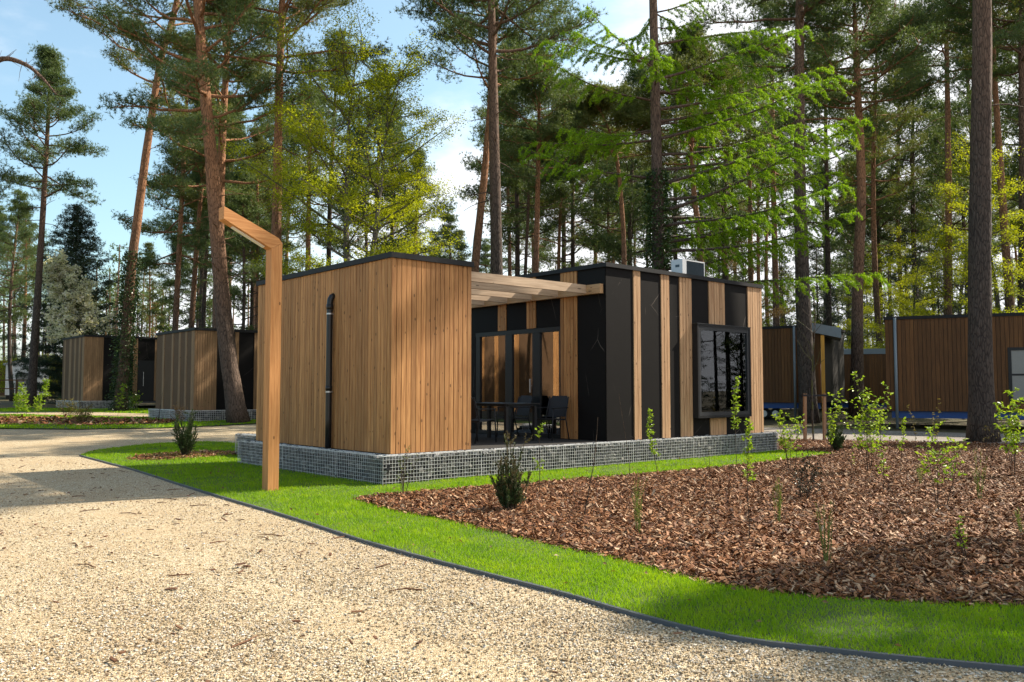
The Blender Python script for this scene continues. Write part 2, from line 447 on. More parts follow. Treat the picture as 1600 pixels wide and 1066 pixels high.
M['ivy'] = m_leaf('ivy_leaves', [(0.014, 0.035, 0.010), (0.03, 0.062, 0.016), (0.07, 0.11, 0.028)], 0.15, 1.5, 0.35)
M['yew'] = m_leaf('yew_needles', [(0.025, 0.055, 0.020), (0.055, 0.095, 0.030), (0.11, 0.13, 0.04)], 0.15, 5.0)
M['yewtip'] = m_leaf('bronze_yew_needles', [(0.06, 0.055, 0.02), (0.12, 0.09, 0.035), (0.17, 0.12, 0.05)], 0.2, 5.0)
M['golden'] = m_leaf('golden_shrub_leaves', [(0.09, 0.09, 0.025), (0.19, 0.16, 0.045), (0.30, 0.25, 0.08)], 0.35, 3.0)
M['darkleaf'] = m_leaf('dark_glossy_leaves', [(0.012, 0.018, 0.012), (0.03, 0.035, 0.02), (0.05, 0.06, 0.03)], 0.08, 4.0, 0.4, 0.25)
M['grasslike'] = m_leaf('broom_shoots', [(0.10, 0.15, 0.03), (0.16, 0.21, 0.045), (0.22, 0.26, 0.07)], 0.35, 3.0)
M['blossom'] = m_leaf('white_blossom', [(0.62, 0.60, 0.55), (0.74, 0.72, 0.68), (0.82, 0.80, 0.76)], 0.55, 1.0)
M['brown_leaf'] = m_leaf('dry_brown_leaves', [(0.12, 0.07, 0.03), (0.2, 0.12, 0.05), (0.28, 0.19, 0.09)], 0.3, 1.0)

# ------------------------------------------------------------------ ground
import bmesh
def struct(o, label=None):
    return tag(o, label, None, None, 'structure')
def sheet(name, poly, dz, mat, label=None):
    """one sheet with the given outline that lies DZ above the terrain"""
    bm = bmesh.new()
    vs = [bm.verts.new((x, y, 0)) for x, y in poly]
    bm.faces.new(vs)
    bmesh.ops.triangulate(bm, faces=bm.faces[:])
    for yy in (20.0, 96.47):
        g = bm.verts[:] + bm.edges[:] + bm.faces[:]
        bmesh.ops.bisect_plane(bm, geom=g, plane_co=(0, yy, 0), plane_no=(0, 1, 0), dist=1e-5)
    for v_ in bm.verts: v_.co.z = gz(v_.co.x, v_.co.y) + dz
    bmesh.ops.recalc_face_normals(bm, faces=bm.faces[:])
    if sum(f.normal.z for f in bm.faces) < 0: bmesh.ops.reverse_faces(bm, faces=bm.faces[:])
    me = bpy.data.meshes.new(name); bm.to_mesh(me); bm.free()
    me.materials.append(mat)
    o = bpy.data.objects.new(name, me); C.objects.link(o)
    return struct(o, label)
def smooth_poly(pts, n=4):
    """Catmull-Rom through an open run of points"""
    P = np.array(pts, float); P = np.vstack([2 * P[0] - P[1], P, 2 * P[-1] - P[-2]])
    o = []
    for i in range(1, len(P) - 2):
        for k in range(n):
            t = k / n
            a, b, c, d = P[i - 1:i + 3]
            o.append(tuple(0.5 * (2 * b + (c - a) * t + (2 * a - 5 * b + 4 * c - d) * t * t + (3 * b - a - 3 * c + d) * t ** 3)))
    o.append(tuple(P[-2])); return o
def inside(poly, x, y):
    P = np.asarray(poly); r = np.zeros(len(x), bool); j = len(P) - 1
    for i in range(len(P)):
        xi, yi = P[i]; xj, yj = P[j]
        with np.errstate(divide='ignore', invalid='ignore'):
            k = ((yi > y) != (yj > y)) & (x < (xj - xi) * (y - yi) / (yj - yi + 1e-12) + xi)
        r ^= k; j = i
    return r
def scatter(poly, dens, rng, front=None):
    """random points in an outline; DENS(distance) per square metre; only where the camera or a step beside it can see"""
    P = np.asarray(poly); lo, hi = P.min(0), P.max(0)
    dmax = dens(0.0)
    n = int(dmax * (hi - lo).prod())
    res = []
    while n > 0:
        k = min(n, 400000); n -= k
        x = rng.uniform(lo[0], hi[0], k); y = rng.uniform(lo[1], hi[1], k)
        d = np.hypot(x, y)
        keep = (rng.random(k) < np.vectorize(dens)(d) / dmax) & (y > 2.5) & (np.abs(x) < y * 0.72 + 1.6)
        x, y = x[keep], y[keep]
        kk = inside(poly, x, y); res.append(np.stack([x[kk], y[kk]], 1))
    return np.vstack(res)
gzv = lambda y: np.clip((y - 20) * 0.017, 0, 1.3)

g = MB()
ys = [-80, 20, 96.47, 600]
for i in range(3):
    g.add([(-500, ys[i], gz(0, ys[i])), (500, ys[i], gz(0, ys[i])), (500, ys[i + 1], gz(0, ys[i + 1])), (-500, ys[i + 1], gz(0, ys[i + 1]))], [(0, 1, 2, 3)])
struct(g.build('ground', M['forest_floor']), 'brown needle covered forest floor with patches of green')

edge_run = smooth_poly([(-9.85, 19.46), (-7.1, 16.0), (-4.85, 12.96), (-2.63, 10.07), (-1.21, 8.13), (0.24, 6.44), (1.18, 5.3), (1.83, 4.93), (2.72, 4.6), (4.0, 4.15), (6.5, 3.5)], 5)
lawn_back = smooth_poly([(-5.3, 18.6), (-5.9, 20.5), (-7.2, 22.6), (-8.4, 23.6), (-9.33, 23.2), (-9.95, 21.9), (-10.15, 20.7), (-9.85, 19.46)], 4)
mulch_front = smooth_poly([(-2.17, 11.62), (-1.55, 10.6), (-0.72, 9.68), (0.31, 8.3), (1.08, 7.29), (1.44, 6.62), (1.95, 6.25), (2.69, 6.04), (3.48, 5.87), (6.5, 5.2)], 5)
mulch_rear = smooth_poly([(-2.17, 11.62), (-1.75, 12.05), (-0.95, 12.72), (1.06, 14.14), (3.61, 16.05), (5.57, 17.91), (7.6, 20.0)], 5)
# gravel: everything on the road side of the edging, round the lawn's tip and on behind the cabin
left_rear = [(-60, 24.5), (-30, 28.0), (-17.62, 29.33), (-14.8, 28.99), (-12.26, 29.69), (-10.87, 30.8), (-9.0, 33.5), (-3.0, 36.0), (0.0, 34.5), (0, 31), (-4.0, 24.0)]
gravel_poly = [(-60, -20), (25, -20), (25, 1.0)] + edge_run[::-1] + lawn_back[::-1][1:] + [(-5.0, 18.9), (-4.0, 24.0)] + left_rear[::-1][1:]
sheet('gravel_path', gravel_poly, 0.004, M['gravel'], 'pale yellow gravel drive curving past the lawn')
# lawn round the cabin
gab = [(-2.01 + 0.75193 * a + -0.65924 * b, 13.304 + 0.65924 * a + 0.75193 * b) for a, b in ((11.1, 0.3), (0.3, 0.3), (0.3, 5.2))]
lawn_poly = edge_run + mulch_front[::-1] + mulch_rear[1:] + [(7.55, 20.2), gab[0], gab[1], gab[2]] + lawn_back
sheet('lawn', lawn_poly, 0.026, M['soil'], 'bright green mown lawn strip round the cabin')
mulch_poly = mulch_front + [(12, 4.2), (24, 14), (24, 18.0), (13.6, 22.6), (12.21, 23.24), (10.66, 23.69), (8.3, 24.3), (6.6, 24.6), (6.0, 21.5)] + [(7.55, 20.2)] + mulch_rear[::-1][:-1]
sheet('mulch_bed', mulch_poly, 0.022, M['mulch'], 'large planting bed covered in red brown bark chips')
th = np.linspace(0, 2 * math.pi, 18)[:-1]
yew_poly = [(-7.38 + 1.0 * math.cos(a) * (1 + .12 * math.sin(3 * a)) + 0.3 * math.sin(a), 19.2 + 1.25 * math.sin(a)) for a in th]
sheet('mulch_ring', yew_poly, 0.032, M['mulch'], 'small oval of bark mulch in the lawn round a dark shrub')
# far side of the drive: a lawn strip, a planted bed, lawn and path before the further cabins
far_lawn = [(-60, 24.7), (-30, 28.1), (-17.62, 29.45), (-14.8, 29.1), (-12.26, 29.8), (-10.87, 30.95), (-9.1, 33.7), (-9.3, 36.5), (-14.5, 36.6), (-23, 40.0), (-60, 41)]
sheet('far_lawn', far_lawn, 0.03, M['soil'], 'lawn on the far side of the gravel drive')
bed_poly = [(-50, 29.5), (-24, 30.6), (-19.2, 31.4), (-14.3, 31.0), (-12.9, 32.4), (-13.6, 34.5), (-17.0, 35.8), (-24, 37.6), (-50, 38.2)]
sheet('far_bed', bed_poly, 0.045, M['mulch'], 'bark mulched bed beyond the gravel drive')
path_poly = [(-60, 41.2), (-23, 40.2), (-16.2, 37.6), (-15.2, 39.4), (-21, 42.4), (-60, 44)]
sheet('far_path', path_poly, 0.034, M['gravel'], 'narrow gravel path before the further cabins')
back_lawn = [(-60, 44.1), (-21, 42.5), (-15.3, 39.6), (-14.6, 44), (-21.5, 47.5), (-60, 48)]
sheet('back_lawn', back_lawn, 0.03, M['soil'], 'lawn at the foot of the furthest left cabin')
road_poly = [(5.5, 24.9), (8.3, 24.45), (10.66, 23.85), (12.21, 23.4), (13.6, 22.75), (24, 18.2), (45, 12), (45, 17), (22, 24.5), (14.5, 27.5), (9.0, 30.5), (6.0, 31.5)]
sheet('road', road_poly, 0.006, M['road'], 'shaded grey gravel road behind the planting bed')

# edging: one dark strip along the drive
e = MB()
er = np.array(edge_run); er_z = gzv(er[:, 1])
tn = unit(np.gradient(er, axis=0)); nn_ = np.stack([-tn[:, 1], tn[:, 0]], 1)
ro = np.random.default_rng(2).normal(0, 0.004, len(er))
er = er + nn_ * ro[:, None]
A = np.column_stack([er - nn_ * 0.016, er_z - 0.02]); B = np.column_stack([er + nn_ * 0.016, er_z - 0.02])
A2, B2 = A.copy(), B.copy(); A2[:, 2] = er_z + 0.034; B2[:, 2] = er_z + 0.034
m_ = len(er)
V = np.vstack([A, B, B2, A2]); i = np.arange(m_ - 1)
q = np.vstack([np.stack([a * m_ + i, b * m_ + i, b * m_ + i + 1, a * m_ + i + 1], 1) for a, b in ((0, 1), (1, 2), (2, 3), (3, 0))])
e.add(V, q)
tag(e.build('lawn_edging', M['edge']), 'dark grey edging strip between gravel drive and lawn', 'edging')

# loose gravel stones in front, the lawn's blades, the bed's bark chips, bits of bark on the drive
OCT = np.array([(1, 0, 0), (-1, 0, 0), (0, 1, 0), (0, -1, 0), (0, 0, 1), (0, 0, -1)], float)
OCF = np.array([(0, 2, 4), (2, 1, 4), (1, 3, 4), (3, 0, 4), (2, 0, 5), (1, 2, 5), (3, 1, 5), (0, 3, 5)])
def rot_z(V, a):
    c, s_ = np.cos(a)[:, None], np.sin(a)[:, None]
    return np.stack([V[..., 0] * c - V[..., 1] * s_, V[..., 0] * s_ + V[..., 1] * c, V[..., 2]], -1)
def stones(P, z, size, rng, flat=0.6):
    n = len(P)
    V = OCT[None] * rng.uniform(0.65, 1.3, (n, 6, 1)) + rng.normal(0, 0.22, (n, 6, 3))
    V = V * (size[:, None, None] / 2) * np.array((1.15, 0.85, flat))
    V = rot_z(V, rng.uniform(0, 6.28, n))
    V[..., 0] += P[:, None, 0]; V[..., 1] += P[:, None, 1]; V[..., 2] += np.asarray(z)[:, None]
    F_ = (np.arange(n) * 6)[:, None, None] + OCF[None]
    return V.reshape(-1, 3), F_.reshape(-1, 3)
rng = np.random.default_rng(11)
near_poly = [(-11, 2.5), (7, 2.5), (6.0, 3.3)] + [tuple(p) for p in np.array(edge_run)[::-1]] + [(-12, 19.0)]
P = scatter(near_poly, lambda d: 5200 if d < 5.5 else max(150, 5200 * (5.5 / d) ** 2.6), rng)
pn = np.sin(P[:, 0] * 1.9 + 1.3 * np.sin(P[:, 1] * 1.1)) * np.sin(P[:, 1] * 1.6 + np.sin(P[:, 0] * .8)) + .6 * np.sin(P[:, 0] * 5.1 + P[:, 1] * 3.7) * np.sin(P[:, 1] * 4.3 - P[:, 0])
de = np.full(len(P), 9.0)
for e_ in edge_run: de = np.minimum(de, np.hypot(P[:, 0] - e_[0], P[:, 1] - e_[1]))
lane = np.maximum(np.exp(-((de - 1.6) / .28) ** 2), np.exp(-((de - 3.1) / .28) ** 2))
P = P[rng.random(len(P)) < np.clip(.80 + .34 * pn - .42 * lane, .18, 1)]
P = P + rng.normal(0, .025, P.shape)
size = rng.gamma(6, 0.0021, len(P)).clip(0.006, 0.026)
gv = MB(); V, T = stones(P, gzv(P[:, 1]) + 0.006 + size * 0.15, size, rng); gv.add(V, None, T)
# a few stones kicked onto the lawn edge
tag(gv.build('loose_gravel', M['pebble']), 'loose pale gravel stones on the drive', 'gravel', None, 'stuff')

def lay_grass(name, poly, dens, hgt, wid, label, seed, dz=0.028):
    rng = np.random.default_rng(seed)
    P = scatter(poly, dens, rng)
    n = len(P)
    base = np.column_stack([P, gzv(P[:, 1]) + dz - 0.004])
    d = unit(rng.normal(0, 0.38, (n, 3)) * np.array((1, 1, 0.1)) + np.array((0, 0, 1.0)))
    dist = np.hypot(P[:, 0], P[:, 1])
    thin = np.sin(P[:, 0] * 3.1 + 2 * np.sin(P[:, 1] * .9)) * np.sin(P[:, 1] * 2.7 + np.sin(P[:, 0] * 1.9))
    kp = rng.random(n) < np.clip(1.05 + .55 * thin, .45, 1); P, base, d = P[kp], base[kp], d[kp]; n = len(P)
    dist = np.hypot(P[:, 0], P[:, 1])
    patch = 0.8 + 0.3 * np.sin(P[:, 0] * 2.1 + np.sin(P[:, 1] * 1.7)) * np.sin(P[:, 1] * 1.3)
    h = rng.uniform(0.5, 1.15, n) * hgt * patch
    wd = wid * (0.7 + 0.6 * rng.random(n)) * np.maximum(1, dist / 9)
    side = unit(np.cross(d, rng.normal(size=(n, 3)))) * wd[:, None] / 2
    bend = unit(rng.normal(size=(n, 3)) * np.array((1, 1, 0.05))) * (h * 0.28)[:, None]
    m1 = base + d * h[:, None] * 0.55 + bend * 0.35
    tip = base + d * h[:, None] + bend
    V = np.stack([base - side, base + side, m1 + side * 0.7, m1 - side * 0.7, tip], 1).reshape(-1, 3)
    k = np.arange(n)[:, None] * 5
    b = MB(); b.add(V, k + np.array([[0, 1, 2, 3]]), k + np.array([[3, 2, 4]]))
    return tag(b.build(name, M['grass']), label, 'grass', None, 'stuff')
lawn_minus = np.array(lawn_poly)
lay_grass('grass', lawn_poly, lambda d: 7000 if d < 7 else max(1300, 7000 * (7 / d) ** 1.7), 0.052, 0.0048, 'short bright green grass of the lawn round the cabin', 3)
lay_grass('grass', far_lawn, lambda d: 160, 0.07, 0.012, 'short grass of the lawn beyond the drive', 4, 0.03)
lay_grass('grass', back_lawn, lambda d: 80, 0.08, 0.014, 'short grass before the furthest left cabin', 5, 0.03)

CB = np.array([(-1, -1, -1), (1, -1, -1), (1, 1, -1), (-1, 1, -1), (-1, -1, 1), (1, -1, 1), (1, 1, 1), (-1, 1, 1)], float) / 2
def chips(P, z, rng, lmin, lmax, tilt=0.34):
    n = len(P)
    ln = rng.uniform(lmin, lmax, n) * rng.choice([0.6, 1, 1, 1.5], n); wd = ln * rng.uniform(0.16, 0.42, n); hh = rng.uniform(0.004, 0.010, n)
    V = CB[None] * np.stack([ln, wd, hh], 1)[:, None, :]
    V[:, :, :2] *= rng.uniform(0.75, 1.2, (n, 8, 1))
    tx, ty = rng.normal(0, tilt, n)[:, None], rng.normal(0, tilt, n)[:, None]
    V[..., 2] += V[..., 0] * tx + V[..., 1] * ty
    V = rot_z(V, rng.uniform(0, 6.28, n))
    V[..., 0] += P[:, None, 0]; V[..., 1] += P[:, None, 1]
    V[..., 2] += (z + np.abs(tx[:, 0]) * ln * 0.3 + rng.uniform(0, 0.034, n))[:, None]
    F_ = (np.arange(n) * 8)[:, None, None] + MB.BQ[None, [1, 2, 3, 4, 5]]
    return V.reshape(-1, 3), F_.reshape(-1, 4)
def lay_chips(name, poly, dens, dz, label, seed, lmin=0.018, lmax=0.056):
    rng = np.random.default_rng(seed)
    P = scatter(poly, dens, rng)
    P = P + rng.normal(0, .045, P.shape)
    V, Q = chips(P, gzv(P[:, 1]) + dz, rng, lmin, lmax)
    b = MB(); b.add(V, Q)
    return tag(b.build(name, M['chip']), label, 'bark mulch', None, 'stuff')
lay_chips('bark_chips', mulch_poly, lambda d: 2300 if d < 8 else max(420, 2300 * (8 / d) ** 1.5), 0.024, 'red brown bark chips of the large planting bed', 6)
lay_chips('bark_chips', yew_poly, lambda d: 500, 0.034, 'bark chips round the dark shrub in the lawn', 7)
lay_chips('bark_chips', bed_poly, lambda d: 50, 0.05, 'bark chips of the bed beyond the drive', 8, 0.08, 0.18)
rng = np.random.default_rng(21)
P = scatter(near_poly, lambda d: 3.2, rng)
V, Q = chips(P, gzv(P[:, 1]) + 0.012, rng, 0.03, 0.075, 0.1)
b = MB(); b.add(V, Q)
for _ in range(26):
    y = rng.uniform(5, 13); x = rng.uniform(-0.55 * y, 0.05 * y - 0.6); a = rng.uniform(0, 3.1); l = rng.uniform(0.12, 0.3)
    if x > -0.95 * (y - 7.7): x -= 2.0
    b.tube([(x, y, .012), (x + l / 2 * math.cos(a), y + l / 2 * math.sin(a), .02), (x + l * math.cos(a + .2), y + l * math.sin(a + .2), .012)], [0.006, 0.006, 0.003], 5)
tag(b.build('bark_litter', M['litter']), 'bits of bark and twigs lying on the gravel drive', 'litter', None, 'stuff')

# ------------------------------------------------------------------ the timber cabin
U = np.array((0.75193, 0.65924)); W = np.array((-0.65924, 0.75193))
RZ = math.atan2(U[1], U[0])
O2 = np.array((-1.9409, 13.6280))
def cab(s, t, o=O2):
    p = o + U * s + W * t
    return (p[0], p[1])
def along(px, o, dr):
    """how far from O along DR (plan) a picture column meets a vertical wall"""
    d = ray(px, 610); r = d[0] / d[1]
    return (r * o[1] - o[0]) / (dr[0] - r * dr[1])
rb = np.random.default_rng(5)
def boards(mb, axis, a0, a1, f0, f1, z0, z1, bw=0.0965, gap=0.0115, jit=0.0015):
    n = max(1, round((a1 - a0) / bw)); p = (a1 - a0) / n
    for i in range(n):
        j0, j1 = rb.normal(0, jit, 2)
        x0, x1 = a0 + i * p + gap / 2 + (j0 if i else 0), a0 + (i + 1) * p - gap / 2
        dz = rb.uniform(0, 0.004); dd = rb.normal(0, jit)
        if axis == 'x': mb.box(x0, x1, f0 + (dd if f0 < f1 else 0), f1, z0 + dz, z1)
        else: mb.box(f0 + dd, f1, x0, x1, z0 + dz, z1)
    return mb
cabin = thing('cabin', (*cab(0, 0), 0), 'flat roofed cabin of dark slate and larch boards with a pergola, beside the lamp post', 'cabin', None, RZ)
ZB = 0.47
# low storage wing: core, roof, boards on the front, left and rear; slate panels and strips towards the terrace
m = MB(); m.box(0.03, 1.62, 0.03, 4.94, ZB - 0.1, 3.66); m.build('storage_wall', M['core'], cabin)
m = MB(); boards(m, 'x', 0.0, 1.645, 0.0, 0.028, ZB + 0.012, 3.645); m.build('wood_cladding', M['clad'], cabin)
m = MB(); boards(m, 'y', 0.029, 4.97, 0.0, 0.028, ZB + 0.012, 3.645); m.build('wood_cladding', M['clad'], cabin)
m = MB(); boards(m, 'x', 0.029, 1.62, 4.942, 4.97, ZB + 0.012, 3.645); m.build('wood_cladding', M['clad'], cabin)
m = MB()
for a, c in ((0.03, 0.55), (0.86, 1.60), (1.92, 2.6), (2.92, 3.72), (4.04, 4.94)): m.box(1.622, 1.640, a, c, 0.52, 3.645)
m.build('slate_panel', M['panel_far'], cabin)
for a in (0.56, 1.61, 2.61, 3.73):
    m = MB(); boards(m, 'y', a, a + 0.30, 1.622, 1.650, 0.52, 3.645); m.build('cladding_strip', M['clad'], cabin)
m = MB(); m.box(-0.035, 1.675, -0.035, 5.0, 3.647, 3.735); rf = m.build('roof', M['roof'], cabin)
m = MB(); m.box(0.03, 1.61, 0.03, 4.93, 3.736, 3.744); m.build('roof_felt', M['felt'], rf)
# black vent pipe with an elbow into the wall, two clips
m = MB()
pz = [0.46, 1.0, 2.0, 3.02, 3.10, 3.155, 3.18]
px_ = [-0.07] * 4 + [-0.062, -0.035, 0.01]
m.tube([(a, 1.88, z) for a, z in zip(px_, pz)], 0.055, 16)
m.tube([(-0.07, 1.88, 2.93), (-0.07, 1.88, 3.02)], 0.062, 16); m.tube([(-0.07, 1.88, 1.50), (-0.07, 1.88, 1.58)], 0.060, 16)
dp = m.build('vent_pipe', M['pipe'], cabin, True)
for z in (2.84, 1.46):
    m = MB(); m.tube([(-0.07, 1.88, z), (-0.07, 1.88, z + 0.025)], 0.058, 16); m.bar((-0.03, 1.88, z + .012), (0.004, 1.88, z + .012), .02, .02); m.build('pipe_clip', M['band'], dp)
# taller main volume
X0, X1, YB, ZT = 5.10, 10.70, 7.0, 4.0
m = MB()
m.box(X0 + 0.03, X1 - 0.03, 0.03, 0.12, ZB - 0.1, ZT); m.box(X0 + 0.03, X1 - 0.03, YB - 0.12, YB - 0.03, ZB - 0.1, ZT); m.box(X1 - 0.12, X1 - 0.03, 0.121, YB - 0.121, ZB - 0.1, ZT)
m.box(X0 + 0.03, X0 + 0.12, 0.121, 1.31, ZB - 0.1, ZT); m.box(X0 + 0.03, X0 + 0.12, 4.19, YB - 0.121, ZB - 0.1, ZT); m.box(X0 + 0.03, X0 + 0.12, 1.311, 4.189, 2.84, ZT)
m.box(X0 + 0.13, X1 - 0.13, 0.13, YB - 0.13, ZB - 0.09, 0.52); m.box(X0 + 0.13, X1 - 0.13, 0.13, YB - 0.13, 3.1, 3.2)
m.build('wall', M['core'], cabin)
m = MB(); m.box(X0 + 3.2, X0 + 3.3, 0.14, YB - 0.14, 0.53, 3.09); m.box(X0 + 0.6, X0 + 2.2, 5.4, 6.0, 0.53, 1.45); m.build('interior_wall', M['room'], cabin)
# front face: slate panels between strips of larch
strips = [(5.93, 6.155, 2), (6.83, 7.11, 3), (7.47, 7.90, 4), (8.54, 9.16, 6), (10.10, 10.70, 6)]
edges = [X0] + [v_ for a, c, n in strips for v_ in (a, c)]
for i in range(0, len(edges) - 1, 2):
    m = MB(); m.box(edges[i] + (0.0 if i == 0 else 0.003), edges[i + 1] - 0.003, 0.012, 0.028, ZB + 0.012, ZT - 0.012); m.build('slate_panel', M['panel'], cabin)
for a, c, n in strips:
    segs = [(ZB + 0.012, ZT - 0.012)] if a != 8.54 else [(ZB + 0.012, 0.87), (3.0, ZT - 0.012)]
    for z0, z1 in segs:
        m = MB(); boards(m, 'x', a, c, -0.008, 0.028, z0, z1, (c - a) / n); m.build('cladding_strip', M['strip'], cabin)
# face to the terrace
def panel_y(y0, y1, z0, z1):
    m = MB(); m.box(X0 + 0.012, X0 + 0.028, y0, y1, z0, z1); m.build('slate_panel', M['panel'], cabin)
m = MB(); m.box(X0, X0 + 0.012, 0.012, 0.028, ZB + .012, ZT - .012); m.build('corner_trim', M['panel'], cabin)
panel_y(0.030, 0.817, 0.49, ZT - 0.012); panel_y(1.313, 2.08, 2.86, ZT - .012); panel_y(2.38, 3.07, 2.86, ZT - .012); panel_y(3.37, 5.0, 2.86, ZT - .012); panel_y(4.21, 5.0, 0.49, 2.857)
for y0, y1, z0, n in ((0.82, 1.31, 0.49, 5), (2.083, 2.377, 2.86, 3), (3.073, 3.367, 2.86, 3)):
    m = MB(); boards(m, 'y', y0, y1, X0 - 0.008, X0 + 0.028, z0, ZT - .012, (y1 - y0) / n); m.build('cladding_strip', M['clad'], cabin)
m = MB(); boards(m, 'y', 0.03, YB, X1 - 0.028, X1 + 0.0, 0.49, ZT - .012, 0.14); m.build('wood_cladding', M['clad'], cabin)
m = MB(); m.box(X0 - 0.04, X1 + 0.04, -0.04, YB + 0.04, ZT - 0.01, ZT + 0.075); rf = m.build('roof', M['roof'], cabin)
m = MB(); m.box(X0 + 0.02, X1 - 0.02, 0.02, YB - 0.02, ZT + 0.076, ZT + 0.086); m.build('roof_felt', M['felt'], rf)
# sliding glass door: outer frame, mullions, three panes, curtains behind
door = MB()
door.box(X0 + 0.01, X0 + 0.11, 1.312, 4.20, 2.76, 2.855); door.box(X0 + 0.01, X0 + 0.11, 1.312, 4.20, 0.49, 0.57)
for y0, y1 in ((1.312, 1.372), (1.98, 2.22), (2.90, 3.13), (4.05, 4.205)): door.box(X0 + 0.02 , X0 + 0.10, y0, y1, 0.571, 2.759)
door = door.build('glass_door', M['frame'], cabin)
for y0, y1 in ((1.373, 1.979), (2.221, 2.899), (3.131, 4.049)):
    m = MB(); m.box(X0 + 0.055, X0 + 0.063, y0, y1, 0.572, 2.758); m.build('pane', M['glass'], door)
m = MB(); m.bar((X0 - 0.005, 2.26, 1.45), (X0 - 0.005, 2.26, 1.75), .03, .03); m.bar((X0 - .005, 2.26, 1.6), (X0 + .03, 2.26, 1.6), .02, .02); m.build('handle', M['band'], door)
for y0, y1 in ((1.40, 1.55), (2.60, 3.0), (3.75, 4.03)):
    n = 14; yy = np.linspace(y0, y1, n); xx = X0 + 0.22 + 0.035 * np.sin(np.arange(n) * 1.9)
    V = np.vstack([np.column_stack([xx, yy, np.full(n, 0.56)]), np.column_stack([xx, yy, np.full(n, 2.8)])]); i = np.arange(n - 1)
    m = MB(); m.add(V, np.stack([i, i + 1, i + n + 1, i + n], 1)); m.build('curtain', M['curtain'], cabin)
# projecting box window
bw = MB(); a0, a1, z0, z1, yf = 7.905, 9.97, 0.885, 2.975, -0.15
bw.box(a0, a0 + 0.05, yf, 0.01, z0, z1); bw.box(a1 - 0.05, a1, yf, 0.01, z0, z1); bw.box(a0 + .051, a1 - .051, yf, 0.01, z1 - 0.05, z1); bw.box(a0 + .051, a1 - .051, yf, 0.01, z0, z0 + 0.05)
bw = bw.build('box_window', M['frame'], cabin)
m = MB()
m.box(a0 + .052, a0 + .13, yf + .012, yf + .07, z0 + .052, z1 - .052); m.box(a1 - .13, a1 - .052, yf + .012, yf + .07, z0 + .052, z1 - .052)
m.box(a0 + .131, a1 - .131, yf + .012, yf + .07, z1 - .13, z1 - .052); m.box(a0 + .131, a1 - .131, yf + .012, yf + .07, z0 + .052, z0 + .13)
m.build('window_frame', M['frame_grey'], bw)
m = MB(); m.box(a0 + .135, a1 - .135, yf + .035, yf + .043, z0 + .135, z1 - .135); m.build('pane', M['wglass'], bw)
m = MB(); m.box(a0 - 0.012, a1 + 0.012, yf - 0.014, 0.008, z1 + 0.002, z1 + 0.016); m.build('sill_flashing', M['frame_grey'], bw)
m = MB(); m.box(a0 + .14, a1 - .14, 0.06, 0.10, 1.37, 1.40); m.build('curtain_rail', M['frame_grey'], bw)
m = MB(); m.box(9.52, 9.80, yf + .046, yf + .050, 1.05, 1.48); card = m.build('number_card', M['paper'], bw)
m = MB()
yy0, yy1 = yf + .0445, yf + .0455
for bx in ((9.57, 9.595, 1.16, 1.36), (9.65, 9.76, 1.335, 1.36), (9.65, 9.675, 1.262, 1.334), (9.676, 9.76, 1.25, 1.275), (9.735, 9.76, 1.185, 1.2495), (9.65, 9.76, 1.16, 1.1845)):
    m.box(bx[0], bx[1], yy0, yy1, bx[2], bx[3])
m.build('number_print', M['ink'], card)
# pergola: a ledger on the main volume and five beams to the storage wing
m = MB(); m.box(X0 - 0.105, X0 - 0.01, 0.07, 4.96, 3.455, 3.645); pg = m.build('pergola', M['ledger'], cabin)
for k in range(5):
    y = 0.45 + 0.82 * k
    m = MB(); m.box(1.652, X0 - 0.107, y, y + 0.062, 3.475, 3.652); m.build('pergola_beam', M['beam'], pg)
# terrace deck of boards
m = MB()
for k in range(34): m.box(1.66, X0 - 0.02, 0.0 + k * 0.146, 0.14 + k * 0.146, 0.455, 0.485)
m.box(1.66, X0 - 0.02, 0.02, 4.95, 0.2, 0.44)
m.build('deck', M['deck'], cabin)

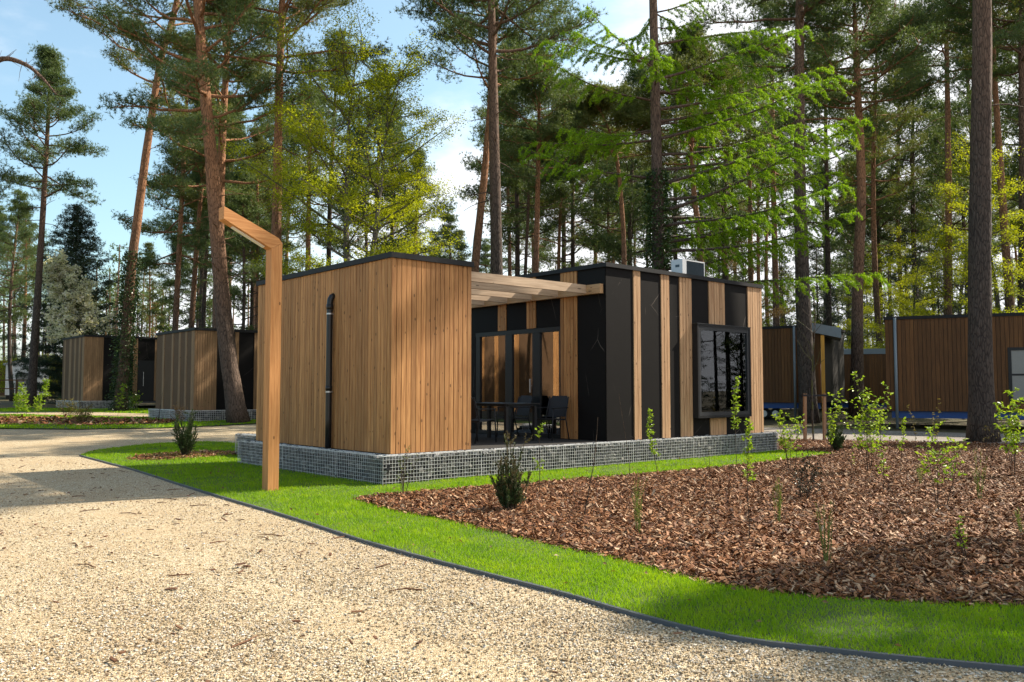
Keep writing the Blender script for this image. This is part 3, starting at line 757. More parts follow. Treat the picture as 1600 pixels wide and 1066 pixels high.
# ------------------------------------------------------------------ gabion plinth
def rocks(mb, pts, sx, sy, sz, rng):
    n = len(pts)
    V = CB[None] * np.stack([sx * rng.uniform(.75, 1.2, n), sy * rng.uniform(.8, 1.2, n), sz * rng.uniform(.75, 1.15, n)], 1)[:, None, :]
    V = V * rng.uniform(0.62, 1.15, (n, 8, 1)) + rng.normal(0, 0.010, (n, 8, 3))
    a = rng.normal(0, 0.45, n)
    c, s_ = np.cos(a)[:, None], np.sin(a)[:, None]
    V = np.stack([V[..., 0] * c - V[..., 2] * s_, V[..., 1], V[..., 0] * s_ + V[..., 2] * c], -1)
    V += pts[:, None, :]
    F_ = (np.arange(n) * 8)[:, None, None] + MB.BQ[None]
    mb.add(V.reshape(-1, 3), F_.reshape(-1, 4))
def gabion(name, loc, label, runs, h=0.47, thick=0.22, step=0.058, wire=0.0045, group=None, dense=True):
    """RUNS: straight baskets (x0, y0, x1, y1) in the local frame, the outer face on the right of the run's direction"""
    t = thing(name, loc, label, 'gabion wall', group, RZ)
    rg = np.random.default_rng(int(abs(loc[0]) * 100) + 7)
    st, tp, wr, core = MB(), MB(), MB(), MB()
    for (x0, y0, x1, y1) in runs:
        a, b = np.array((x0, y0)), np.array((x1, y1)); ln = np.linalg.norm(b - a); d = (b - a) / ln; nr = np.array((d[1], -d[0]))
        swap = abs(d[1]) > 0.5
        lx, lz = (0.085, 0.062) if dense else (0.15, 0.11)
        rows, cols = max(2, int(h / (lz * 0.82))), int(ln / (lx * 0.86))
        pts = []
        for r_ in range(rows):
            for c_ in range(cols):
                u_ = (c_ + 0.5 + 0.5 * (r_ % 2) + rg.normal(0, .2)) / (cols + .5) * ln
                p = a + d * np.clip(u_, .04, ln - .04) - nr * (0.055 + rg.uniform(0, 0.045))
                pts.append((p[0], p[1], (r_ + .5 + rg.normal(0, .12)) / rows * (h - .03) + .01))
        if swap: rocks(st, np.array(pts), 0.085, lx, lz, rg)
        else: rocks(st, np.array(pts), lx, 0.085, lz, rg)
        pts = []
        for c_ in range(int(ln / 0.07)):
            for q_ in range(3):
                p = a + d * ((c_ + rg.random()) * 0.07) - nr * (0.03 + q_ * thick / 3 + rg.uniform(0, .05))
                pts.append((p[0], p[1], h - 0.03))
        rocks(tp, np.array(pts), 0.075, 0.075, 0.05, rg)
        e0 = a - nr * (thick); e1 = b - nr * (thick); f0 = a - nr * 0.07; f1 = b - nr * 0.07
        core.add([(*f0, 0), (*f1, 0), (*e1, 0), (*e0, 0), (*f0, h - .05), (*f1, h - .05), (*e1, h - .05), (*e0, h - .05)], MB.BQ)
        kv = int(round(ln / step))
        for k in range(kv + 1):
            p = a + d * (k * ln / kv); wd = wire * (2.0 if k in (0, kv) or k % 34 == 0 else 1.0)
            wr.bar((*p, -.02), (*p, h), wd, wd)
            wr.bar((*p, h + wire * .6), (*(p - nr * thick), h + wire * .6), wire, wire)
        nh = int(round(h / step))
        for k in range(nh + 1):
            z = k * h / nh; o_ = nr * wire
            wr.bar((*(a + o_), z), (*(b + o_), z), wire * (1.7 if k == nh else 1), wire * (1.7 if k == nh else 1))
        for k in range(1, int(thick / step) + 1):
            p, q_ = a - nr * k * step, b - nr * k * step
            wr.bar((*p, h + wire * 1.6), (*q_, h + wire * 1.6), wire, wire)
    tag(st.build('rock_fill', M['gab'], t), None, None, None, 'stuff')
    tag(tp.build('top_rock', M['gab_sunlit'], t), None, None, None, 'stuff')
    core.build('rock_core', M['core'], t)
    wr.build('wire_mesh', M['wire'], t)
    return t
gabion('gabion_wall', (*cab(0, 0), 0), 'low gabion plinth of grey stones in wire mesh at the foot of the cabin by the lawn', [(-0.266, -0.2, 11.0, -0.2), (-0.266, 5.2, -0.266, -0.2), (11.0, -0.2, 11.0, 4.0)], group='gabion walls')
gabion('gabion_wall', (*cab(0, 0), 0.0), 'short dark gabion behind the cabin, next to the drive', [(0.62, 7.4, 0.62, 6.2), (0.62, 6.2, 1.9, 6.2)], 0.50, group='gabion walls')

# ------------------------------------------------------------------ things on and at the cabin
ac = thing('air_conditioner', (*cab(9.1, 1.15), ZT + 0.075), 'pale grey air conditioning unit on the roof of the main cabin', 'air conditioner', None, RZ)
m = MB(); m.box(0, .16, 0, .34, .06, .62); m.box(.161, .9, .03, .34, .06, .62); m.box(.161, .9, 0.0, .029, .59, .62); m.box(.161, .9, 0, .029, .06, .09); m.box(.875, .9, 0, .029, .091, .589); m.build('casing', M['ac'], ac)
m = MB()
for k in range(20): m.box(.165, .872, .006, .02, .10 + k * .0245, .106 + k * .0245)
m.box(.165, .872, .021, .028, .091, .589); m.build('grille', M['ac_dark'], ac)
for x in (.1, .75):
    m = MB(); m.box(x, x + .06, .02, .32, .011, .059); m.build('foot', M['rubber'], ac)
for z in (.14, .43):
    m = MB(); m.box(-.006, -.001, .09, .21, z, z + .06); m.build('valve_cover', M['ac_dark'], ac)

def chair(name, s, t, rz, label):
    c = thing(name, (*cab(s, t), 0.486), label, 'chair', 'armchairs on the terrace', RZ + rz)
    m = MB()
    n = 8; yy = np.linspace(-.24, .22, n); zz = .44 + .02 * np.cos(np.linspace(0, 3.1, n)) - .01
    V = []
    for y, z in zip(yy, zz): V += [(-.23, y, z), (.23, y, z), (.23, y, z - .016), (-.23, y, z - .016)]
    i = np.arange(n - 1)[:, None] * 4; q = np.concatenate([i + np.array([[a, (a + 1) % 4, (a + 1) % 4 + 4, a + 4]]) for a in range(4)])
    m.add(V, np.vstack([q, [(3, 2, 1, 0), (4 * n - 4, 4 * n - 3, 4 * n - 2, 4 * n - 1)]])); m.build('seat', M['sling'], c)
    m = MB(); V = []
    zz = np.linspace(.47, .90, n); yy = .23 + .11 * ((zz - .47) / .43) ** 1.2
    for y, z in zip(yy, zz):
        hw = .23 - .05 * max(0, (z - .8) / .1) ** 2
        V += [(-hw, y, z), (hw, y, z), (hw, y + .018, z), (-hw, y + .018, z)]
    m.add(V, np.vstack([q, [(3, 2, 1, 0), (4 * n - 4, 4 * n - 3, 4 * n - 2, 4 * n - 1)]])); m.build('backrest', M['sling'], c)
    for x in (-.26, .26):
        m = MB(); m.tube([(x, -.26, 0), (x, -.22, .64)], .013, 8); m.build('leg', M['chair'], c, True)
        m = MB(); m.tube([(x, .32, 0), (x, .20, .43), (x * .95, .25, .62), (x * .92, .33, .88)], .013, 8); m.build('leg', M['chair'], c, True)
        m = MB(); m.bar((x, -.25, .65), (x, .27, .655), .045, .02); m.build('armrest', M['chair'], c)
    m = MB(); m.bar((-.26, -.235, .42), (.26, -.235, .42), .02, .02); m.bar((-.26, .2, .42), (.26, .2, .42), .02, .02); m.build('seat_rail', M['chair'], c)
    return c
# local -y is the way a chair faces
chair('armchair', 4.62, 1.15, -math.pi / 2 + .15, 'dark armchair right of the terrace table, before the wood strip')
chair('armchair', 4.60, 2.25, -math.pi / 2 - .1, 'dark armchair behind the terrace table, in front of the glass door')
chair('armchair', 2.95, 1.45, math.pi / 2 + .1, 'dark armchair left of the terrace table, half behind the storage wing')
chair('armchair', 2.95, 2.55, math.pi / 2 - .1, 'dark armchair at the far left corner of the terrace table')
tb = thing('patio_table', (*cab(3.80, 1.85), 0.486), 'dark slim topped table on the terrace under the pergola', 'table', None, RZ)
m = MB(); m.box(-.45, .45, -.8, .8, .735, .755); m.build('tabletop', M['chair'], tb)
for x in (-.38, .38):
    for y in (-.72, .72):
        m = MB(); m.bar((x, y, 0), (x, y, .70), .065, .065); m.build('leg', M['chair'], tb)
m = MB()
for y in (-.72, .72): m.bar((-.345, y, .715), (.345, y, .715), .03, .035)
m.bar((-.38, -.68, .715), (-.38, .68, .715), .03, .035); m.bar((.38, -.68, .715), (.38, .68, .715), .03, .035); m.build('table_frame', M['chair'], tb)

lp = thing('lamp_post', (-3.57, 12.64, 0), 'square timber lamp post with a slanted arm standing on the lawn by the drive', 'lamp post', None, RZ)
m = MB(); m.prism([(-.085, 0.0), (.085, 0.0), (.085, 3.70), (-.085, 3.60)], -.095, .095); m.build('post', M['post'], lp)
m = MB(); m.prism([(-.085, 3.603), (.085, 3.703), (.02, 3.775), (-.82, 4.135), (-.82, 3.955)], -.095, .095); arm = m.build('arm', M['post_arm'], lp)
m = MB(); m.bar((-.17, 0, 3.628), (-.66, 0, 3.864), .07, .02); m.build('lamp_diffuser', M['led'], arm)

# ------------------------------------------------------------------ further cabins
def far_cabin(px, d, H_, z_g, lw, left_strips, front, label, lenL, group='slate and timber cabins left of the lamp post'):
    d_ = ray(px, 610); o = np.array((d_[0] / d_[1] * d, d)); zg = gz(0, d)
    t = thing('cabin', (o[0], o[1], zg), label, 'cabin', group, RZ)
    zb = 0.45
    fl = max(x1 for x0, x1, k in front)
    m = MB(); m.box(.03, fl - .03, .03, lenL, zb - .1, H_ - .02); m.build('wall', M['core'], t)
    y = 0.0
    for y0, y1, k in left_strips:
        m = MB()
        if k == 'w': boards(m, 'y', y0, y1, -.012, .028, zb, H_ - .06); m.build('cladding_strip', M['clad_far'], t)
        else: m.box(0, .028, y0 + .003, y1 - .003, zb, H_ - .06); m.build('slate_panel', M['panel_far'], t)
    for x0, x1, k in front:
        m = MB()
        if k == 'w': boards(m, 'x', x0, x1, -.012, .028, zb, H_ - .06); m.build('cladding_strip', M['clad_far'], t)
        elif k == 'd':
            m.box(x0 + .04, x1 - .04, .006, .028, zb, 2.75); dd = m.build('door', M['frame'], t)
            m = MB(); m.bar((x0 + .35 * (x1 - x0), -.02, 1.3), (x0 + .35 * (x1 - x0), -.02, 2.1), .03, .03); m.build('handle', M['band'], dd)
            m = MB(); m.box(x0 + .003, x1 - .003, 0, .028, 2.76, H_ - .06); m.build('slate_panel', M['panel'], t)
            m = MB(); m.box(x0 - .1, x1 + .1, -.5, -.05, zb - .12, zb - .04); m.build('doorstep', M['felt'], t)
        else: m.box(x0 + .003, x1 - .003, 0, .028, zb, H_ - .06); m.build('slate_panel', M['panel'], t)
    m = MB(); m.box(-.05, fl + .05, -.05, lenL + .05, H_ - .055, H_ + .05); m.build('roof', M['roof'], t)
    gl = []
    dx = [x for x in front if x[2] == 'd']
    x_end = dx[0][0] - .2 if dx else fl + .2
    gabion('gabion_wall', (o[0], o[1], zg), 'gabion plinth under the ' + ('furthest left cabin' if lw else 'nearer of the two left cabins'),
           [(-.25, -.2, x_end, -.2), (-.25, lenL + .1, -.25, -.2)], zb, .22, .075, .008, 'gabion walls', False)
    return t
def cuts(o_px, d, dr, marks):
    d_ = ray(o_px, 610); o = np.array((d_[0] / d_[1] * d, d))
    pts = [along(p, o, dr) for p in marks]
    return pts
E_ = cuts(303, 33.8, U, [305, 338, 366, 372, 396])
Lc = cuts(303, 33.8, W, [298, 291, 288, 281, 278, 270, 267, 256, 253, 243.5])
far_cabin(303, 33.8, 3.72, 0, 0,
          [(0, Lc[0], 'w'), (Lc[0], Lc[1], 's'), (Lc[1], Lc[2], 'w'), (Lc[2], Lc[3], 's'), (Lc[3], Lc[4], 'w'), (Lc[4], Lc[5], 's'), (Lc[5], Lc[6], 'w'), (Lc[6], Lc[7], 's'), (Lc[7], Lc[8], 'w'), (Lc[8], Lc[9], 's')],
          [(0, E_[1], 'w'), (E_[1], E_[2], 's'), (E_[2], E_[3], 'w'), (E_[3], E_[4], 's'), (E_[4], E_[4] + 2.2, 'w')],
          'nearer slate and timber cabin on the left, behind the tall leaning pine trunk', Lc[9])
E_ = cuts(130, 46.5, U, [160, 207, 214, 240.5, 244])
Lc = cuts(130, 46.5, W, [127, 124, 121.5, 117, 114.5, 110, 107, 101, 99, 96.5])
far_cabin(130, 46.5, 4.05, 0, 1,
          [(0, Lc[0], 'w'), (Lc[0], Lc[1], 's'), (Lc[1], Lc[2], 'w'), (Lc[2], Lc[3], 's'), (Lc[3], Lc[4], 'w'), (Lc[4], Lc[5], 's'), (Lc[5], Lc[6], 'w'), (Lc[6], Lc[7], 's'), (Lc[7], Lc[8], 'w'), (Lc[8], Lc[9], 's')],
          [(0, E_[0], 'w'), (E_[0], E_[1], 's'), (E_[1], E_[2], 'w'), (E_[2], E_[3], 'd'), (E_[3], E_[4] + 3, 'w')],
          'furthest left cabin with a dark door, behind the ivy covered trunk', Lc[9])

# a neighbour beyond the drive, left of the picture: the door's glass mirrors its sunny side
nb_o = np.array((-19.0, 18.5))
nb = thing('cabin', (nb_o[0], nb_o[1], 0), 'slate and timber cabin across the drive, mirrored in the glass door', 'cabin', None, RZ)
m = MB(); m.box(-3.4, -.03, .03, 9.0, .3, 4.35); m.build('wall', M['core'], nb)
yy = 0.0
for k, wd_ in enumerate((.5, 1.1, .35, .9, .3, 1.2, .55, 1.0, .3, .8, .4, 1.5)):
    m = MB()
    if k % 2 == 0: boards(m, 'y', yy, yy + wd_, -.028, .012, .45, 4.35); m.build('cladding_strip', M['clad'], nb)
    else: m.box(-.028, 0, yy + .003, yy + wd_ - .003, .45, 4.35); m.build('slate_panel', M['panel_far'], nb)
    yy += wd_
m = MB(); m.box(-3.5, .05, -.05, 9.1, 4.36, 4.45); m.build('roof', M['roof'], nb)
m = MB(); m.box(-3.3, .2, -.1, 9.0, 0, .45); m.build('plinth', M['gab'], nb)
sheet('side_lawn', [tuple(nb_o + U * a + W * c_) for a, c_ in ((.2, -1), (2.2, -1), (2.2, 10), (.2, 10))], 0.03, M['soil'], 'strip of lawn before the neighbouring cabin')

def mobile_home(name, p0, p1, dep, z0, z1, label, group, pipe=None, window=None, roofmat='roof', overhang=0.0, wheels=True, opening=None):
    """a long clad hut on a steel chassis; its front runs from P0 to P1 in plan"""
    p0, p1 = np.array(p0, float), np.array(p1, float)
    ln = np.linalg.norm(p1 - p0); rz = math.atan2(*(p1 - p0)[::-1])
    t = thing(name, (p0[0], p0[1], gz(0, p0[1])), label, 'cabin', group, rz)
    m = MB(); m.box(.03, ln - .03, .03, dep, z0 + .02, z1 - .05); m.build('wall', M['core'], t)
    m = MB()
    if opening: boards(m, 'x', 0, opening[0], 0, .028, z0, z1 - .06, .13); boards(m, 'x', opening[1], ln, 0, .028, z0, z1 - .06, .13)
    else: boards(m, 'x', 0, ln, 0, .028, z0, z1 - .06, .13)
    boards(m, 'y', .03, dep, 0, .028, z0, z1 - .06, .13); m.build('wood_cladding', M['clad_dark'], t)
    m = MB(); m.box(-.04, ln + .04 + overhang, -.04 - overhang * .2, dep + .04, z1 - .055, z1 + (.05 if roofmat == 'roof' else .22)); m.build('roof', M[roofmat], t)
    if pipe is not None:
        m = MB(); m.tube([(pipe, -.06, .02), (pipe, -.06, z1)], .05, 12); m.build('downpipe', M['fascia'], t, True)
    for y in (.15, dep - .3):
        m = MB(); m.box(.15, ln - .1, y, y + .12, z0 - .24, z0 - .01); m.build('chassis_beam', M['blue'], t)
    if wheels:
        for x in (ln * .4, ln * .52):
            m = MB(); m.tube([(x, .35, .25), (x, .53, .25)], .25, 16); wh = m.build('wheel', M['rubber'], t, True)
            m = MB(); m.tube([(x, .33, .25), (x, .349, .25)], .14, 12); m.build('rim', M['band'], wh)
    if window:
        a, c, b0, b1 = window
        m = MB(); m.box(a, a + .1, -.03, .027, b0, b1); m.box(c - .1, c, -.03, .027, b0, b1); m.box(a + .101, c - .101, -.03, .027, b1 - .1, b1); m.box(a + .101, c - .101, -.03, .027, b0, b0 + .08); m.box(a + .101, c - .101, -.02, .027, (b0 + b1) / 2 - .03, (b0 + b1) / 2 + .03)
        wd = m.build('window', M['frame'], t)
        m = MB(); m.box(a + .1, c - .1, -.008, -.003, b0 + .08, b1 - .1); m.build('pane', M['pane_grey'], wd)
    return t
M['pane_grey'] = m_plain('drawn_grey_blind', (0.22, 0.22, 0.21), 0.25, 0.0, 0.05)
HUTS = 'brown clad huts behind the bed'
def hut_pt(px, d):
    q_ = ray(px, 610); return (q_[0] / q_[1] * d, d)
mobile_home('mobile_home', hut_pt(1385, 29.6), (26.0, 23.6), 4, 0.62, 3.85, 'large brown clad hut right of the path, behind the nearest big trunk', HUTS, 0.32, (3.70, 6.0, .95, 2.75))
mobile_home('mobile_home', hut_pt(1130, 36.3), hut_pt(1283, 34.0), 4, 0.72, 3.82, 'brown clad hut just right of the main cabin, partly hidden behind its end wall', HUTS, 3.05, None)
a_ = hut_pt(1268, 33.85)
oh = thing('porch_roof', (a_[0], a_[1] , gz(0, 34)), 'blue grey porch canopy on a bright orange post between the brown huts', 'porch canopy', None, -0.35)
m = MB(); m.add([(-.1, 0, 3.62), (1.15, 0, 3.32), (1.15, 2.2, 3.32), (-.1, 2.2, 3.62), (-.1, 0, 4.0), (1.15, 0, 3.72), (1.15, 2.2, 3.72), (-.1, 2.2, 4.0)], MB.BQ); m.build('canopy', M['fascia'], oh)
m = MB(); m.box(.38, .52, .05, .19, .0, 3.46); m.build('post', M['orange_post'], oh)
mobile_home('mobile_home', hut_pt(1278, 44.0), hut_pt(1420, 43.0), 4, 0.45, 3.0, 'low brown hut with a blue grey roof edge, in the gap between the other huts', HUTS, None, None, 'fascia', 0, False)

cv = thing('white_caravan', (*hut_pt(42, 66), gz(0, 66)), 'white clapboard caravan with a grey gable roof at the far left', 'caravan', None, 0.5)
m = MB(); m.prism([(-1.45, .35), (1.45, .35), (1.45, 2.75), (0, 3.15), (-1.45, 2.75)], 0, 8)
for k in range(15): m.box(-1.46, 1.46, -.02, -.002, .36 + k * .16, .50 + k * .16)
m.build('wall', M['white'], cv)
m = MB()
for s_ in (-1, 1): m.add([(s_ * 1.65, -.15, 2.68), (0, -.15, 3.17), (0, 8.1, 3.17), (s_ * 1.65, 8.1, 2.68), (s_ * 1.65, -.15, 2.76), (0, -.15, 3.25), (0, 8.1, 3.25), (s_ * 1.65, 8.1, 2.76)], MB.BQ)
m.build('roof', M['greyroof'], cv)
m = MB(); m.box(-.75, .45, -.06, -.021, 1.15, 2.05); wd = m.build('window', M['frame'], cv)
m = MB(); m.box(-.68, .38, -.066, -.061, 1.22, 1.98); m.build('pane', M['pane_grey'], wd)
m = MB(); m.box(-1.4, 1.4, .1, 7.8, .0, .345); m.build('skirt', M['core'], cv)
fn = thing('deck_railing', (*hut_pt(26, 60), gz(0, 60)), 'dark timber deck railing before the white caravan', 'railing', None, 0.1)
for x in (-1.2, 0.0, 1.1):
    m = MB(); m.bar((x, 0, 0), (x, 0, 1.5), .12, .12); m.build('post', M['clad_dark'], fn)
m = MB(); m.box(-1.25, 1.15, -.05, .05, 1.501, 1.58); m.box(-1.13, 1.03, -.02, .02, .9, .98); m.build('rail', M['clad_dark'], fn)
fe = thing('timber_fence', (*hut_pt(38, 76), gz(0, 76)), 'brown board fence behind the white caravan', 'fence')
m = MB(); boards(m, 'x', -7.0, 4.2, 0, .04, 0.05, 3.2, .18); m.build('board_panel', M['clad_dark'], fe)
for x in (-7, -4, -1, 2, 4.1):
    m = MB(); m.box(x, x + .12, .045, .16, 0, 3.25); m.build('post', M['clad_dark'], fe)

# ------------------------------------------------------------------ trees
def limb(p, d, ln, n, rng, lift=0.0, wob=0.12):
    """a wandering polyline from P along D; LIFT bends it up (or down)"""
    P = [np.array(p, float)]; d = unit(np.array(d, float)); st = ln / (n - 1)
    for k in range(n - 1):
        d = unit(d + rng.normal(0, wob, 3) + np.array((0, 0, lift)))
        P.append(P[-1] + d * st)
    return np.array(P)
def pos_on(P, f):
    x = f * (len(P) - 1); i = min(int(x), len(P) - 2); return P[i] + (P[i + 1] - P[i]) * (x - i)
def dir_on(P, f):
    i = min(int(f * (len(P) - 1)), len(P) - 2); return unit(P[i + 1] - P[i])
def dense_path(P, n):
    P = np.array(P, float); Q = np.array(smooth_poly3(P, 6))
    z = np.linspace(0, len(Q) - 1, n); i = np.minimum(z.astype(int), len(Q) - 2)
    return Q[i] + (Q[i + 1] - Q[i]) * (z - i)[:, None]
def smooth_poly3(pts, n=4):
    P = np.array(pts, float); P = np.vstack([2 * P[0] - P[1], P, 2 * P[-1] - P[-2]]); o = []
    for i in range(1, len(P) - 2):
        for k in range(n):
            t = k / n; a, b, c, d = P[i - 1:i + 3]
            o.append(0.5 * (2 * b + (c - a) * t + (2 * a - 5 * b + 4 * c - d) * t * t + (3 * b - a - 3 * c + d) * t ** 3))
    o.append(P[-2]); return np.array(o)
def tufts(cent, rng, k=12, spread=(.23, .23, .11), nb=8, ln=(.12, .20), wd=.022, up=0.5):
    """needle tufts round clump centres"""
    c = np.repeat(cent, k, 0) + rng.normal(size=(len(cent) * k, 3)) * np.array(spread)
    c = np.repeat(c, nb, 0); n = len(c)
    d = unit(rng.normal(size=(n, 3)) + np.array((0, 0, up)))
    return blades(c, d, rng.uniform(ln[0], ln[1], n), wd, rng)
def build_pine(t, path, r0, c0, rad, nbr, rng, bark='bark', needle='needle', k=15, top_r=0.35, stubs=6, lean_bias=None, wd=.024, twigs=8):
    """trunk with limbs (one mesh) and needle crown (one mesh) under the thing T; PATH in the thing's frame, crown from height C0"""
    H = path[-1][2]
    P = dense_path(path, 26)
    f = P[:, 2] / H
    rr = r0 * (1 - (1 - top_r) * np.clip(f, 0, 1) ** 0.9); rr = rr * np.where(f > .8, 1 - (f - .8) / .2 * .75, 1)
    rr[0] *= 1.28; rr[1] *= 1.06
    m = MB(); m.tube(P, rr, 12, True, 0.035, rng)
    zs = P[:, 2]
    def on(h):
        i = int(np.clip(np.searchsorted(zs, h) - 1, 0, len(P) - 2)); a = (h - zs[i]) / max(zs[i + 1] - zs[i], 1e-6)
        return P[i] + (P[i + 1] - P[i]) * a, rr[i] + (rr[i + 1] - rr[i]) * a
    cl = []
    az = rng.uniform(0, 6.28)
    for b in range(nbr):
        q = ((b + rng.random()) / nbr) ** 0.85
        h = c0 + (H - c0) * q * 0.985
        p, r = on(h); az += 2.4 + rng.normal(0, .4)
        prof = (0.45 + 0.75 * math.sin(math.pi * min(1, q * 1.15 + .12)) ) * (1 - 0.72 * q ** 2.2)
        ln = rad * prof * rng.uniform(0.55, 1.12)
        el = -0.12 + 0.75 * q + rng.normal(0, .12)
        d = np.array((math.cos(az) * math.cos(el), math.sin(az) * math.cos(el), math.sin(el)))
        if lean_bias is not None: d = unit(d + np.array(lean_bias))
        B = limb(p, d, ln, 7, rng, 0.07, 0.16)
        br = min(r * 0.42, 0.02 + ln * 0.017)
        m.tube(B, np.linspace(br, br * .22, 7), 5, False)
        s_ = rng.choice([-1, 1])
        for w_ in range(twigs):
            ff = 0.34 + 0.66 * (w_ + rng.random()) / twigs; s_ = -s_
            a = pos_on(B, min(ff, .999)); dd = dir_on(B, min(ff, .999))
            sd = unit(np.cross(dd, (0, 0, 1.0))) * s_
            tl = ln * 0.34 * (1.15 - ff) + 0.30
            Tw = limb(a, dd * .75 + sd * rng.uniform(.5, 1) + np.array((0, 0, rng.uniform(-.05, .3))), tl, 4, rng, .08, .15)
            m.tube(Tw, np.linspace(br * .3 + .004, .004, 4), 3, False)
            cl.append(Tw[-1]); cl.append(Tw[2] + rng.normal(0, .05, 3))
            if tl > .7: cl.append(Tw[1] + rng.normal(0, .08, 3))
        cl.append(B[-1])
    for b in range(stubs):
        h = rng.uniform(c0 * .45, c0 * 1.05); p, r = on(h); a = rng.uniform(0, 6.28); ln = rng.uniform(.3, 1.6)
        m.tube(limb(p, (math.cos(a), math.sin(a), rng.uniform(-.2, .3)), ln, 5, rng, -.02, .15), np.linspace(.028, .008, 5), 5, False)
    for p in P[-3:]: cl.append(p)
    m.build('trunk', M[bark], t, True)
    cl = np.array(cl)
    V, T = tufts(cl, rng, k, wd=wd)
    cr = MB(); cr.add(V, None, T); cr.build('crown', M[needle], t)
    return on
def ivy_on(t, path, r0, z1, n, rng, spread=.12, mat='ivy'):
    P = dense_path(path, 40); P = P[P[:, 2] < z1]
    i = rng.integers(0, len(P) - 1, n); f = rng.random(n)[:, None]
    c = P[i] + (P[i + 1] - P[i]) * f
    a = rng.uniform(0, 6.28, n); rad = r0 * .9 + np.abs(rng.normal(0, spread, n)) * (1.1 - 0.6 * c[:, 2] / z1)
    o_ = np.stack([np.cos(a), np.sin(a), np.zeros(n)], 1)
    c = c + o_ * rad[:, None]
    V, Q = leaves(c, unit(o_ + rng.normal(0, .6, (n, 3)) - np.array((0, 0, .5))), rng.uniform(.07, .13, n), rng.uniform(.06, .11, n), rng)
    b = MB(); b.add(V, Q); b.build('ivy', M[mat], t)
def px_path(d, pts, dd=0.0):
    """trunk line: places of the photograph at the depth D, relative to the first on the ground"""
    base = at(pts[0][0], pts[0][1], d); b = np.array((base[0], d, gz(0, d)))
    P = [np.zeros(3)]
    for p in pts[1:]:
        P.append(at(p[0], p[1], d) - b)
    return b, P
FOREST = 'tall pines round the cabins'
def hero(px, d, r0, c0y, rad, nbr, seed, label, bark='bark', needle='needle', group=FOREST, **kw):
    b, P = px_path(d, px)
    t = thing('pine_tree', b, label, 'pine', group)
    c0 = at(800, c0y, d)[2] - b[2]
    build_pine(t, P, r0, c0, rad, nbr, np.random.default_rng(seed), bark, needle, **kw)
    return t, P
hero([(48, 634), (55, 520), (63, 400), (70, 280), (76, 170), (78, 84)], 52, .27, 325, 3.5, 44, 1, 'slender pine standing alone against the blue sky on the far left', 'bark_dark', 'needle', top_r=.3)
t, P = hero([(188, 642), (197, 520), (205, 420), (219, 310), (237, 180), (252, 90), (275, 10), (288, -90), (292, -170)], 44, .30, 150, 4.8, 40, 2, 'leaning pine with ivy on its lower trunk, in front of the furthest left cabin', 'bark', 'needle_olive', stubs=14, lean_bias=(-.25, 0, 0))
ivy_on(t, P, .30, 9.0, 5200, np.random.default_rng(3), .2)
hero([(373, 661), (357, 560), (345, 440), (331, 260), (318, 120), (309, 0), (302, -120), (298, -220)], 33, .36, 210, 4.2, 40, 4, 'thick leaning reddish pine behind the lamp post arm, rooted beside the nearer left cabin', 'bark', 'needle', stubs=12)
hero([(340, 640), (340, 500), (343, 350), (348, 200), (355, 80), (358, 0), (361, -120)], 41, .29, 300, 4.4, 52, 5, 'straight pine just behind the thick leaning one', 'bark', 'needle', stubs=8)
hero([(267, 640), (274, 510), (283, 330), (291, 170), (295, 60)], 52, .22, 420, 3.6, 44, 6, 'slim pine left of the two trunks above the nearer left cabin', 'bark', 'needle')
hero([(291, 640), (299, 510), (310, 350), (322, 225), (328, 110)], 54, .22, 330, 3.4, 40, 7, 'slim orange barked pine leaning right, over the roof corner of the nearer left cabin', 'bark', 'needle_olive')
hero([(316, 640), (318, 500), (323, 380), (326, 250)], 58, .19, 400, 3.2, 40, 8, 'thin dark pine right of the slim orange barked one', 'bark_dark', 'needle')
hero([(428, 640), (431, 420), (434, 250), (437, 110), (441, 0), (445, -110), (446, -190)], 35, .27, 140, 4.6, 46, 9, 'straight orange pine trunk rising behind the lamp post elbow', 'bark', 'needle_olive', stubs=12)
hero([(778, 640), (776, 430), (772, 200), (768, 20), (766, -150), (765, -240)], 33, .30, 110, 4.4, 46, 10, 'dark thick pine behind the join of the two cabin roofs', 'bark_dark', 'needle', stubs=10)
hero([(726, 640), (743, 410), (758, 260), (769, 120), (776, 0), (780, -120)], 38, .24, 150, 4.2, 44, 11, 'pale smooth pine leaning right, beside the dark thick pine', 'bark', 'needle', stubs=8)
hero([(832, 640), (837, 430), (840, 300), (843, 150), (844, 90)], 43, .22, 290, 3.6, 44, 12, 'reddish pine second from the dark thick pine behind the cabin', 'bark', 'needle')
hero([(812, 640), (822, 400), (826, 300), (824, 200)], 50, .16, 330, 3.0, 36, 13, 'thin pine between the reddish pine and the dark thick pine', 'bark_dark', 'needle')
hero([(972, 640), (975, 420), (972, 330), (964, 250), (952, 205), (928, 150)], 43, .20, 250, 3.4, 40, 14, 'crooked slim pine behind the roof, curving left at its top', 'bark', 'needle_olive')
hero([(1100, 640), (1095, 400), (1084, 300), (1080, 190), (1078, 60)], 42, .22, 260, 3.8, 44, 15, 'reddish pine behind the air conditioning unit', 'bark', 'needle_olive')
hero([(1265, 662), (1256, 500), (1250, 300), (1249, 100), (1250, -40), (1252, -170)], 33.2, .34, 60, 4.2, 42, 16, 'dark thick pine beside the brown hut right of the cabin', 'bark_dark', 'needle', stubs=14)
hero([(1338, 646), (1340, 450), (1346, 300), (1341, 160), (1336, 40), (1333, -60)], 36, .28, 190, 4.6, 56, 17, 'pine with one sunlit edge in the gap between the brown huts', 'bark', 'needle', stubs=10)
